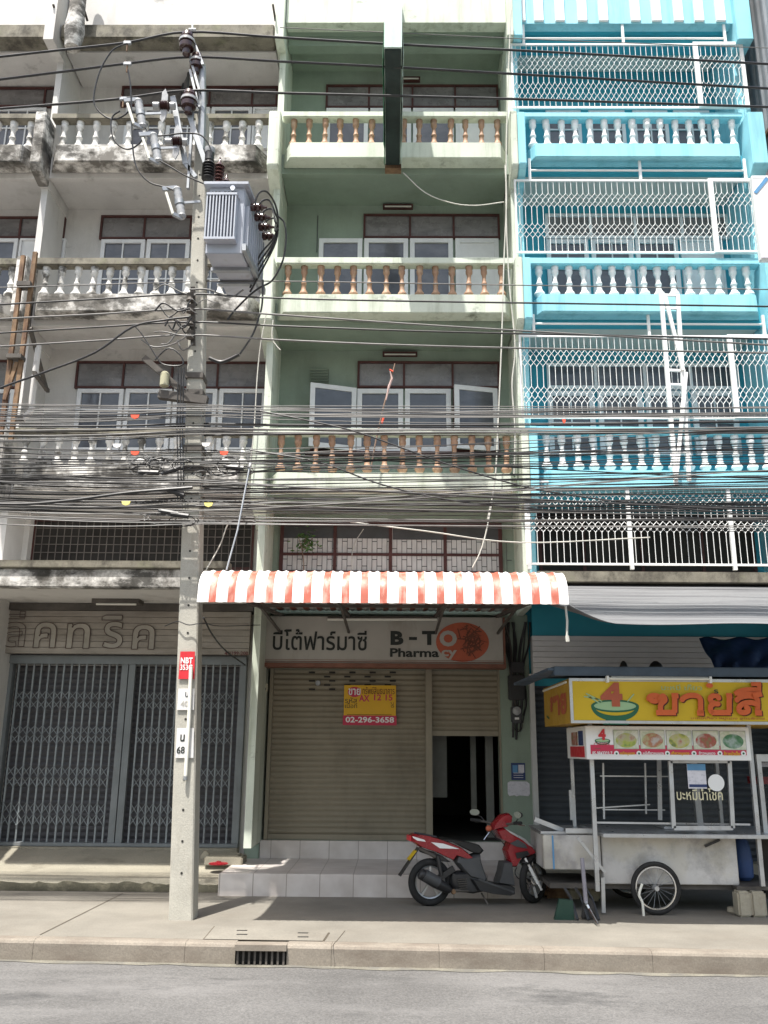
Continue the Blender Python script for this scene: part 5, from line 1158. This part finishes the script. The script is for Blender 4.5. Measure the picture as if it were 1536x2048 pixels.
def bowl(par, cx, cz, w, D, mg, mf):
    """noodle bowl seen from a little above: rim ellipse, body crescent, foot"""
    b = MB(); n = 30; A_ = [(cx+w*math.cos(R_(180+180*k/n)), cz+w*.62*math.sin(R_(180+180*k/n))) for k in range(n+1)]
    B_ = [(cx+w*.86*math.cos(R_(180+180*k/n)), cz-.03*w+w*.36*math.sin(R_(180+180*k/n))) for k in range(n+1)]
    b.add([(x, D, z) for x, z in A_]+[(x, D, z) for x, z in B_], [(k, k+1, n+2+k, n+1+k) for k in range(n)])
    b.add([(cx-.4*w, D-.0006, cz-.55*w),(cx+.4*w, D-.0006, cz-.55*w),(cx+.55*w, D-.0006, cz-.75*w),(cx-.55*w, D-.0006, cz-.75*w)], [(0,1,2,3)])
    o = b.build('bowl', mg, par); ell(par, cx, cz, w, w*.26, w*.12, mg, D-.001, name='bowl_rim')
    b = MB(); b.disc((cx, D+.0015, cz), EX, EZ, w*.9, w*.2, 30); b.build('bowl_noodles', mf, par)
c = at(1230,1412,fd); bowl(sb, c.x, c.z, .262, fd, m['green'], m['greenl'])
b = MB()
for (x0, y0), (x1, y1) in (((1172,1387),(1204,1403)), ((1175,1392),(1202,1408)), ((1168,1393),(1200,1399)), ((1255,1403),(1268,1388))): b.bar(at(x0,y0,fd-.003), at(x1,y1,fd-.003), .012, .003, up=(0,1,0))
b.build('chopsticks', m['greenl'], sb)
ft('4', 1202, 1246, 1365, 1413, fd-.006, m['orange'], sb, bold=.06)
orr = mat('bright_orange_ink', (.62,.12,.03), .5, .05, 8)
GL = {'ช': [[(.06,.74),(.1,.88),(.22,.95),(.36,.9),(.38,.74),(.26,.66),(.14,.7),(.12,.8)],[(.38,.74),(.5,.92),(.56,.72),(.46,.56),(.42,.4),(.42,.07)],[(.28,.07),(.9,.07)],[(.86,.07),(.86,.95)],[(.76,.93),(.98,.93)]],
 'า': [[(.02,.7),(.12,.84),(.38,.95),(.68,.93),(.82,.78),(.84,.5),(.84,.04)],[(.68,.05),(.98,.05)]],
 'ย': [[(.46,.78),(.4,.92),(.22,.93),(.1,.8),(.16,.62),(.32,.53),(.44,.52)],[(.26,.54),(.12,.42),(.1,.22),(.16,.08)],[(.12,.07),(.92,.07)],[(.86,.07),(.86,.95)],[(.74,.93),(.98,.93)]],
 'ส': [[(.06,.62),(.2,.78),(.5,.86),(.76,.8),(.86,.62),(.86,.04)],[(.84,.46),(.62,.54),(.34,.5),(.16,.34),(.16,.14),(.3,.06),(.46,.12),(.48,.26),(.4,.32)],[(.68,.84),(.84,.92),(1.0,.96)],[(.74,.05),(1.0,.05)]],
 'ี': [[(.02,.12),(.2,.36),(.5,.5),(.86,.46),(.92,.2)],[(.02,.12),(.9,.12)],[(.92,.12),(.92,.98)],[(.62,.95),(1.0,.95)]]}
def strokes(par, ch, xa, xb, ya, yb, D, mm, wd):
    """one painted letter: broad brush strokes of even width laid on the sign face"""
    b = MB(); k_ = 0
    for st in GL[ch]:
        q = [at(xa+(xb-xa)*u, yb-(yb-ya)*v, D) for u, v in st]
        if len(q) > 3: q = smooth_path(q, 4)
        for p0, p1 in zip(q, q[1:]):
            d = (p1-p0).normalized(); s_ = Vector((-d.z, 0, d.x))*wd/2; o_ = Vector((0, -.00025*k_, 0)); k_ += 1
            b.quad(p0-s_+o_, p1-s_+o_, p1+s_+o_, p0+s_+o_)
        for p0 in q[1:-1]: k_ += 1; b.disc(p0+Vector((0, -.00025*k_, 0)), EX, EZ, wd/2, n=10)
    b.build('lettering', mm, par)
for off, mm_, dd_ in ((2.4, m['maroon'], 0), (0, orr, -.030)):
    for ch, xa, xb, ya, yb in (('ช',1293,1357,1389,1428),('า',1362,1408,1389,1428),('ย',1415,1464,1389,1428),('ส',1469,1522,1386,1428),('ี',1468,1522,1367,1390)):
        strokes(sb, ch, xa+off, xb+off, ya+off*.7, yb+off*.7, fd+dd_, mm_, .058 if ch != 'ี' else .045)
ft('ร', 1428, 1437, 1379, 1387, fd-.045, m['ink'], sb, bold=.03); b = MB(); c = at(1419,1371,fd-.03); b.disc((c.x, fd-.03, c.z), EX, EZ, .04, .026, 16); b.build('tone_mark', orr, sb)
ft('บะหมี่ เกี๊ยว', 1323, 1404, 1369, 1380, fd, m['greenl'], sb); ft('บะหมี่เกี๊ยว หมูแดง สูตรพิเศษ', 1382, 1530, 1434, 1440, fd, m['orange'], sb)
# side face lettering
text('ชาย', (yx0-.004, 11.15, 2.10), 1.05, .24, m['orange'], sb, ex=(0,-1,0), bold=.05)
b = MB(); b.bar((yx0-.006,11.4,2.12),(yx0-.006,11.25,2.09), .02, .004, up=(1,0,0)); b.build('side_mark', m['green'], sb)
# lamp over the sign
b = MB(); b.box(at(1221,1350,9.88).x, at(1414,1350,9.88).x, 9.85, 9.93, 2.478, 2.50); lm = b.build('sign_lamp', m['lattice'], K); b = MB(); b.tube([at(1216,1357,9.84), at(1418,1358,9.84)], .014, 8); b.build('lamp_tube', m['lampw'], lm, smooth=True)
b = MB(); b.box(at(1214,1355,9.86).x-.012, at(1214,1355,9.86).x+.012, 9.82, 9.89, 2.43, 2.50); b.box(at(1419,1355,9.86).x-.012, at(1419,1355,9.86).x+.012, 9.82, 9.89, 2.43, 2.50); b.build('lamp_socket', m['whitebar'], lm)
b = MB(); b.tube([(yx0-.02, 10.0, 2.44), (yx0-.02, 11.5, 2.44)], .014, 8); b.build('side_lamp_tube', m['lampw'], K)
# menu box
MD = 10.1; mx0, mx1, mz0, mz1 = 2.155, 3.965, 1.612, 1.972
b = MB(); b.box(mx0, mx1, MD, 11.2, mz0, mz1); mb2 = b.build('menu_box', m['inkw'], K, bevel=.005)
fd = MD-.004
a, e = at(1178,1508,fd), at(1490,1492,fd); b = MB(); b.box(mx0+.045, mx1-.05, fd-.002, MD-.0005, a.z, e.z); b.build('red_band', m['pinkr'], mb2)
foods = [((0.324,0.043,0.022),(0.396,0.360,0.252),(0.360,0.396,0.072),(0.072,0.202,0.058)), ((0.216,0.302,0.058),(0.396,0.396,0.216),(0.360,0.144,0.072),(0.432,0.396,0.360)), ((0.058,0.115,0.036),(0.396,0.396,0.086),(0.432,0.396,0.252),(0.324,0.036,0.022)), ((0.360,0.050,0.036),(0.396,0.360,0.302),(0.324,0.072,0.050),(0.086,0.216,0.072)), ((0.022,0.101,0.050),(0.065,0.180,0.079),(0.288,0.360,0.324),(0.058,0.144,0.072))]
for i, (xa, xb, ya, yb) in enumerate(((1228,1276,1460,1498),(1281,1328,1460,1498),(1334,1382,1461,1499),(1387,1436,1461,1499),(1441,1490,1462,1500))):
    a, e = at(xa, yb, fd), at(xb, ya, fd); b = MB(); b.box(a.x, e.x, fd-.003, MD-.0005, a.z, e.z); ph = b.build('food_picture', mat('picture_edge', (.32,.34,.3), .5, .1, 8), mb2)
    b = MB(); cx, cz = (a.x+e.x)/2, (a.z+e.z)/2; b.box(a.x+.006, e.x-.006, fd-.0055, fd-.0032, a.z+.006, e.z-.006); b.build('picture_ground', food_mat('plate_picture', [(.5,.5,.42),(.6,.6,.52),(.45,.5,.35),(.6,.58,.5)], 12, i*7.0), ph)
    b = MB(); b.disc((cx, fd-.008, cz-.01), EX, EZ, .115, .078, 28); b.build('picture_food', food_mat('noodle_picture', list(foods[i]), 9, i*3.3), ph)
bowl(mb2, at(1205,1481,fd).x, at(1205,1481,fd).z, .085, fd, m['green'], m['greenl']); ft('4', 1197, 1212, 1458, 1480, fd-.004, m['red'], mb2, bold=.05)
ft('CHYSEE', 1188, 1220, 1485.5, 1492, fd, m['pinkr'], mb2); ft('noodle', 1190, 1221, 1495, 1498, fd, m['green'], mb2)
for body, xa, xb, mm_ in (('85-9843323-7',1185,1225,'inkw'),('หมี่หมูแดง',1241,1270,'yellow'),('หมี่เกี๊ยวหมูแดง',1286,1328,'inkw'),('เกี๊ยวหมูแดง',1343,1379,'yellow'),('ข้าวหมูแดง',1398,1431,'inkw'),('ข้าวหน้าเป็ด',1448,1480,'yellow')):
    ft(body, xa, xb, 1503, 1511, fd-.004, m[mm_], mb2, bold=.02)
for px in (1233,1278,1335,1388,1440,1487):
    p = at(px,1507,fd-.004); b = MB(); b.disc(p, EX, EZ, .028, n=20); b.disc(p-EY*.001, EX, EZ, .012, n=12); b.build('white_dot', m['inkw'], mb2); b = MB(); b.disc(p-EY*.002, EX, EZ, .012, n=12); b.build('dot_centre', m['green'], mb2)
b = MB(); b.box(mx0-.004, mx0-.0005, 10.2, 11.0, mz0+.02, mz0+.14); b.build('side_band', m['red'], mb2); b = MB(); b.box(mx0-.004, mx0-.0005, 10.25, 10.5, mz0+.15, mz1-.05); b.build('side_picture', m['navy'], mb2); b = MB(); b.box(mx0-.004, mx0-.0005, 10.55, 10.9, mz0+.15, mz1-.06); b.build('side_picture', food_mat('side_food_picture', list(foods[3]), 10, 9.0), mb2)
# things round the cart
t = thing('glass_stall', 'second glass fronted stall cut off at the right picture edge', 'stall', (4.6, 10.6, 0))
b = MB(); b.box(4.18, 5.4, 10.5, 10.55, 1.60, 1.68); b.box(4.18, 4.23, 10.5, 10.55, .85, 1.6); b.box(4.18, 5.4, 10.5, 10.55, .80, .85); b.build('stall_frame', m['alu'], t); b = MB(); b.box(4.23, 5.4, 10.52, 10.53, .85, 1.6); b.build('stall_glass', m['clear'], t)
b = MB(); b.box(4.24, 5.4, 10.6, 10.62, 1.54, 1.59); b.build('stall_lettering_strip', m['paper'], t); b = MB(); b.box(4.32, 4.9, 10.9, 11.2, 1.34, 1.42); b.build('stall_tray', m['bikedred'], t); b = MB(); b.box(4.25, 5.4, 10.8, 10.9, .1, .8); b.build('stall_base', m['dark'], t)
p = at(1490,1765,10.75); t = thing('sack', 'blue sack standing between the noodle cart and the stall', 'sack', (p.x, 10.75, .3)); b = MB(); b.lathe([(.06,.30),(.10,.34),(.105,.5),(.09,.65),(.075,.72),(.03,.76)], (p.x, 10.75, 0), 14); b.build('sack_body', m['tarp'], t, smooth=True); b = MB(); b.lathe([(.035,.74),(.06,.78),(.05,.82)], (p.x, 10.75, 0), 10); b.build('sack_neck', m['red'], t, smooth=True)
for i, (xa, xb, lb) in enumerate(((1481,1503,'rough concrete block under the cart chassis, left of two'),(1508,1533,'rough concrete block under the cart chassis, right of two'))):
    g = gz((xa+xb)/2, 1836); D = g.y; a, e = at(xa,1836,D), at(xb,1780,D); b = MB(); b.box(a.x, e.x, D+.02, D+.2, 0.0, .256); tag(b.build('concrete_block', m['block'], bevel=.02), lb, 'block', 'concrete blocks propping the cart')
g = gz(1472,1828); b = MB(); b.lathe([(.05,0),(.06,.01),(.055,.05),(.02,.06)], (g.x, g.y+.1, 0), 10); tag(b.build('stone', m['block'], smooth=True), 'flat stone on the pavement left of the concrete blocks', 'stone')
# rubble under the cart side box
for i, (px, py, s_, c_) in enumerate(((1120,1784,.16,'rust'),(1160,1786,.12,'block'),(1190,1790,.1,'block'))):
    g = gz(px, py+16); b = MB(); b.box(g.x-s_, g.x+s_, g.y+.1, g.y+.4, 0, .11+.02*i); tag(b.build('brick_rubble', m[c_], bevel=.03), ('brownish brick lying under the left end of the cart','grey broken brick under the cart beside the brownish one','small grey brick under the cart next to the post')[i], 'brick')
# leaning parasol pole
g = gz(1197,1853); t = thing('parasol_pole', 'bent grey parasol pole leaning before the left end of the cart', 'pole', g)
b = MB(); D = 9.95; k0 = at(1172,1806,D); b.tube([at(1164,1716,D+.1), at(1168,1760,D+.05), k0], .022, 8); b.build('upper_tube', mat('mauve_grey_paint', (.22,.21,.24), .5, .1, 6), t, smooth=True)
b = MB(); b.tube([k0, at(1179,1818,D-.03), Vector((g.x, g.y, .012))], .014, 8); b.build('lower_rod', m['chrome'], t, smooth=True); b = MB(); b.tube([k0-EX*.012, k0+EX*.012], .026, 8); b.build('joint', m['galv'], t)
g = gz(1140,1846); t = thing('parasol_stand', 'green and black folded parasol base standing left of the cart', 'parasol base', g)
b = MB(); b.prism_y([(g.x-.13,0),(g.x+.08,0),(g.x+.07,.19),(g.x-.07,.2)], g.y+.16, g.y+.22); b.build('base_cone', m['greenp'], t, smooth=True)
for px in (1160,1182,1203):
    h = gz(px, 1846); b = MB(); b.tube([(h.x, h.y+.12, .01), (h.x-.04, h.y+.22, .2), (h.x-.1, h.y+.25, .3)], .016, 6); b.build('folded_rib', m['plastb'], t)
b = MB(); h = gz(1185,1846); b.prism_y([(h.x-.08,.01),(h.x+.1,.01),(h.x+.04,.2),(h.x-.04,.24)], h.y+.16, h.y+.2); b.build('folded_cloth', m['plastb'], t, bevel=.01)

# ================================================================ MOTORCYCLE
r0, r1 = gz(860,1812), gz(1068,1806); r1.z = 0
ud = (r1-r0).normalized(); un = Vector((ud.y, -ud.x, 0))            # un points to the camera side
bang = math.atan2(ud.y, ud.x)
def bz(zx, zy):
    """zoomed pixel of the bike picture -> (u, z) in the bike's own centre plane"""
    px, py = 780+zx/4.518, 1580+zy/4.518
    d = (px-768)*RT - (py-1024)*UP + PF*FW; o = Vector((0,0,EYE)); t_ = (r0-o).dot(un)/d.dot(un); p = o+d*t_-r0
    return p.dot(ud), p.z
m['mirr'] = mat('grey_green_mirror_face', (.22,.24,.2), .2, .1, 5, spec=.8)
MC = thing('motor_scooter', 'red and black motor scooter parked before the tiled step', 'motor scooter', r0)
def L3(u, w, z): return r0+Vector((u, w, z))          # w < 0 is the camera side
def pil(name, pts, hw, mm, parent=None, inset=.10, off=0, sm=True):
    q = [bz(*p) for p in pts]; cx = sum(a for a, _ in q)/len(q); cz = sum(b_ for _, b_ in q)/len(q); n = len(q); b = MB(); vs = []
    lay = [(-1, 1-inset*2.2), (-.8, 1-inset*.7), (-.35, 1), (.35, 1), (.8, 1-inset*.7), (1, 1-inset*2.2)]
    for w, s_ in lay: vs += [L3(cx+(a-cx)*s_, off+w*hw, cz+(c_-cz)*s_) for a, c_ in q]
    fs = [tuple(range(n)), tuple((len(lay)-1)*n+k for k in range(n-1, -1, -1))]+[(i*n+k, i*n+(k+1) % n, (i+1)*n+(k+1) % n, (i+1)*n+k) for i in range(len(lay)-1) for k in range(n)]
    b.add(vs, fs); return b.build(name, m[mm], parent or MC, smooth=sm)
def skin(name, pts, w, mm, parent, th=.006):
    q = [bz(*p) for p in pts]; b = MB(); b.prism(q, lambda a, c_: L3(a, w, c_), lambda a, c_: L3(a, w-th, c_)); return b.build(name, m[mm], parent)
RW = .252
def bike_wheel(c, R, e1, parent, mag=True):
    """e1: rolling direction"""
    e1 = Vector(e1).normalized(); ax = e1.cross(EZ); b = MB(); b.torus(c, e1, EZ, R-.04, .042, 40, 10); w = b.build('wheel', m['rubber'], parent, smooth=True)
    b = MB(); b.torus(c, e1, EZ, R-.078, .018, 40, 8); b.build('rim', m['alu'], w, smooth=True)
    b = MB()
    for k in range(5):
        a = 2*math.pi*k/5+.3; d = e1*math.cos(a)+EZ*math.sin(a); b.bar(c+d*.02, c+d*(R-.085), .022, .03, up=ax)
    b.build('spokes', m['alu'], w); b = MB(); b.tube([c-ax*.06, c+ax*.06], .035, 12); b.build('hub', m['plastg'], w, smooth=True); return w
bike_wheel(L3(0,0,RW), RW, EX, MC)
uf = (r1-r0).length; sa = R_(35); fd_ = Vector((math.cos(sa), math.sin(sa), 0)); fx = Vector((fd_.y, -fd_.x, 0)); fc = L3(uf,0,RW)
bike_wheel(fc, RW, fd_, MC)
# front fork, fender
b = MB(); tops_ = fc+Vector((-.16,0,.42))
b.tube([fc+fx*.075, tops_+fx*.06], .017, 8); b.tube([fc-fx*.075, tops_-fx*.06], .017, 8); b.build('front_fork', m['chrome'], MC, smooth=True)
b = MB(); n = 14; vs = []
for k in range(n+1):
    a = R_(50+85*k/n)
    for w in (-.06,-.045,0,.045,.06): rr_ = RW+.03-(.03 if abs(w) > .05 else 0); vs.append(fc+fd_*(math.cos(a)*rr_)+EZ*(math.sin(a)*rr_)+fx*w)
b.add(vs, [(i*5+k, i*5+k+1, (i+1)*5+k+1, (i+1)*5+k) for i in range(n) for k in range(4)]); o = b.build('front_mudguard', m['plastb'], MC, smooth=True); md = o.modifiers.new('t', 'SOLIDIFY'); md.thickness = .005
b = MB(); b.lathe([(.05,-.01),(.05,.01)], fc-Vector((0,.06,0)), 16, 'y'); b.build('brake_disc', m['chrome'], MC)
# bodywork
tl = pil('tail_fairing', [(165,412),(205,388),(330,405),(460,440),(560,480),(640,520),(700,570),(750,612),(700,622),(590,585),(558,630),(470,590),(400,555),(250,505),(178,458)], .115, 'bikered', inset=.05)
skin('white_decal', [(180,408),(285,440),(300,458),(225,448),(188,425)], -.108, 'inkw', tl, .012); skin('white_decal', [(345,462),(455,474),(600,522),(425,516)], -.112, 'inkw', tl, .012); skin('dark_decal', [(225,393),(330,410),(408,440),(340,436)], -.10, 'bikedred', tl, .012)
b = MB(); u, z = bz(172,432); b.box(r0.x+u-.012, r0.x+u+.01, r0.y-.08, r0.y+.08, z-.03, z+.03); b.build('tail_light', m['red'], MC, bevel=.006)
pil('seat', [(400,432),(480,425),(600,448),(720,470),(790,490),(832,540),(805,572),(740,562),(660,522),(560,472)], .125, 'vinyl', inset=.08)
pil('side_cover', [(590,585),(700,590),(795,558),(805,640),(832,720),(862,800),(850,835),(780,805),(700,785),(620,700),(575,640)], .12, 'plastg')
pil('engine', [(540,735),(700,725),(850,800),(868,905),(740,932),(560,905),(520,830)], .10, 'plastb')
pil('floor_board', [(690,785),(870,826),(960,838),(1060,848),(1102,870),(1100,930),(1060,942),(900,926),(760,892)], .15, 'plastb', inset=.05)
pil('inner_shield', [(1005,640),(1080,640),(1105,860),(955,836),(985,740)], .11, 'plastg', inset=.05)
fs_ = pil('front_shield', [(940,350),(1010,335),(1120,408),(1200,438),(1262,500),(1305,562),(1240,592),(1170,602),(1122,692),(1078,692),(1030,545),(1060,470),(980,430)], .10, 'bikered', inset=.045)
skin('silver_trim', [(1008,338),(1110,392),(1195,436),(1255,505),(1225,492),(1170,445),(1060,382)], -.098, 'alu', fs_, .012); skin('grey_panel', [(1055,475),(1125,440),(1195,482),(1210,520),(1120,505)], -.102, 'plastg', fs_, .01); skin('dark_panel', [(1105,560),(1210,540),(1235,575),(1165,600),(1118,610)], -.102, 'plastb', fs_, .01)
b = MB(); u, z = bz(1270,540); b.lathe([(.07,-.03),(.075,0),(.05,.03)], L3(u+.0,0,z), 16, 'x'); b.build('head_light', m['porcw'], MC, smooth=True)
# handlebar group, turned with the wheel
pil('handlebar_cowl', [(925,300),(1000,222),(1060,206),(1092,232),(1082,300),(1040,332),(960,345),(905,362)], .09, 'bikered', inset=.07)
u, z = bz(960,320); hc = L3(u+.04,0,z+.02)
b = MB(); b.tube([hc-fx*.33-fd_*.07+EZ*.03, hc-fx*.12, hc+fx*.12, hc+fx*.33-fd_*.07+EZ*.03], .014, 8); b.build('handlebar', m['steeld'], MC, smooth=True)
for s_ in (-1, 1):
    b = MB(); g0_ = hc+fx*s_*.24-fd_*.04+EZ*.02; g1_ = hc+fx*s_*.36-fd_*.08+EZ*.03; b.tube([g0_, g1_], .02, 10); b.build('grip', m['rubber'], MC, smooth=True)
    b = MB(); b.tube([hc+fx*s_*.2+fd_*.04, hc+fx*s_*.36+fd_*.0], .006, 6); b.build('brake_lever', m['chrome'], MC)
    mt = hc+fx*s_*.31-fd_*.06+EZ*.115; b = MB(); b.tube([hc+fx*s_*.2, hc+fx*s_*.26+EZ*.06, mt-EZ*.02], .006, 6); st = b.build('mirror_stem', m['plastb'], MC)
    b = MB(); nn = (-fd_+fx*s_*-.25).normalized(); e1 = nn.cross(EZ).normalized(); b.disc(mt+nn*.012, e1, EZ, .062, .036, 24); b.build('mirror_glass', m['mirr'], st)
    b = MB(); vs = []; R2 = [(1,.010),(1.06,0),(.9,-.02),(.4,-.032)]; n = 20
    for f_, h in R2: vs += [mt+nn*h+e1*math.cos(2*math.pi*k/n)*.062*f_+EZ*math.sin(2*math.pi*k/n)*.036*f_ for k in range(n)]
    b.add(vs, [(i*n+k, i*n+(k+1) % n, (i+1)*n+(k+1) % n, (i+1)*n+k) for i in range(3) for k in range(n)]+[tuple(3*n+k for k in range(n))]); b.build('mirror_shell', m['plastb'], st, smooth=True)
u, z = bz(866,340); b = MB(); b.lathe([(.02,-.03),(.034,-.01),(.03,.02),(.012,.035)], L3(u,-.1,z), 12, 'x'); b.build('turn_signal', m['orange'], MC, smooth=True)
u, z = bz(850,385); b = MB(); a, c_ = bz(870,375), bz(812,440); b.tube([L3(a[0],-.1,a[1]), L3(c_[0],-.14,c_[1])], .007, 6); b.build('lever_end', m['chrome'], MC)
# running gear
a, c_ = bz(240,735), bz(520,895); b = MB(); A0, A1 = L3(a[0],-.13,a[1]), L3(c_[0],-.12,c_[1]); b.tube([A0, A0+(A1-A0)*.04, A0+(A1-A0)*.5, A0+(A1-A0)*.9, A1], [.04,.06,.065,.05,.03], 16); ex_ = b.build('exhaust', m['plastb'], MC, smooth=True)
b = MB(); off = Vector((0,-.02,.0)); b.tube([A0+(A1-A0)*.15+off+EZ*.012, A0+(A1-A0)*.6+off+EZ*.012], .062, 14); b.build('heat_shield', m['plastg'], ex_, smooth=True)
b = MB(); b.tube([A1, L3(*(lambda q: (q[0],-.08,q[1]))(bz(700,900)))], .018, 8); b.build('exhaust_pipe', m['steeld'], MC)
a, c_ = bz(410,585), bz(440,690); b = MB(); b.tube([L3(a[0],-.1,a[1]), L3(c_[0],-.1,c_[1]-.08)], .025, 10); b.build('rear_shock', m['plastb'], MC, smooth=True)
a, c_ = bz(255,520), bz(85,775); b = MB(); b.bar(L3(a[0],0,a[1]), L3(c_[0],0,c_[1]), .10, .014, up=(1,0,-.7)); mg = b.build('rear_mudguard', m['plastb'], MC)
a, c_ = bz(238,555), bz(172,640); b = MB(); off = Vector((-.012,0,.012)); b.bar(L3(a[0],0,a[1])+off, L3(c_[0],0,c_[1])+off, .13, .004, up=(1,0,-.7)); b.build('number_plate', m['yellow'], mg)
a, c_ = bz(815,925), bz(862,1022); b = MB(); b.tube([L3(a[0],-.04,a[1]), L3(c_[0],-.1,.012)], .010, 8); b.build('kick_stand', m['steeld'], MC)
a = bz(560,700); b = MB(); b.bar(L3(0,-.07,RW), L3(a[0],-.07,a[1]), .05, .06); b.build('swing_arm', m['plastb'], MC)
# small fittings that break up the smooth panels
b = MB(); q0 = bz(1185,605); q1 = bz(1332,888); b.tube([L3(q0[0],-.13,q0[1]), L3(q1[0],-.13,q1[1])], .013, 8); q2 = bz(1228,690); q3 = bz(1300,830); b.tube([L3(q2[0],-.13,q2[1]), L3(q3[0],-.13,q3[1])], .02, 8); b.build('fork_tube', m['whitebar'], MC, smooth=True)
b = MB(); q0 = bz(1262,860); q1 = bz(1290,960); b.bar(L3(q0[0],-.12,q0[1]), L3(q1[0],-.12,q1[1]), .03, .03); b.build('brake_caliper', m['alu'], MC, bevel=.006)
for k in range(5):
    q0 = bz(585+k*3,795+k*20); q1 = bz(668,790+k*20); b = MB(); b.bar(L3(q0[0],-.115,q0[1]), L3(q1[0],-.115,q1[1]), .02, .006); b.build('cooling_fin', m['steeld'], MC)
b = MB(); q0 = [bz(*p) for p in ((1120,690),(1105,740),(1135,790),(1180,800),(1225,850))]; b.tube(smooth_path([L3(a_,-.09,c_) for a_, c_ in q0], 4), .006, 6); b.build('brake_hose', m['rubber'], MC, smooth=True)
b = MB(); q0 = [bz(*p) for p in ((880,350),(930,420),(985,455),(1020,500))]; b.tube(smooth_path([L3(a_,-.08,c_) for a_, c_ in q0], 4), .006, 6); b.build('throttle_cable', m['rubber'], MC, smooth=True)
b = MB(); q0 = [bz(*p) for p in ((250,520),(330,560),(400,600))]; b.tube([L3(a_,-.06,c_) for a_, c_ in q0], .02, 8); b.build('frame_tube', m['steeld'], MC, smooth=True)
pil('under_tail', [(245,515),(400,560),(470,595),(545,650),(420,640),(380,600),(270,560)], .07, 'plastb')
b = MB(); q0 = bz(205,398); q1 = bz(400,430); b.tube([L3(q0[0],-.07,q0[1]+.02), L3(q1[0],-.09,q1[1]+.015)], .012, 8); b.build('grab_rail', m['plastb'], MC, smooth=True)
b = MB(); q0 = bz(545,905); b.lathe([(.02,-.03),(.03,0),(.018,.02)], L3(q0[0],-.12,q0[1]), 10, 'y'); b.build('end_plug', m['rust'], MC)
b = MB(); q0 = bz(760,790); q1 = bz(1080,905); b.bar(L3(q0[0],-.155,q0[1]), L3(q1[0],-.155,q1[1]), .012, .02); b.build('floor_trim', m['plastg'], MC)
MC.rotation_euler = (0, 0, bang)
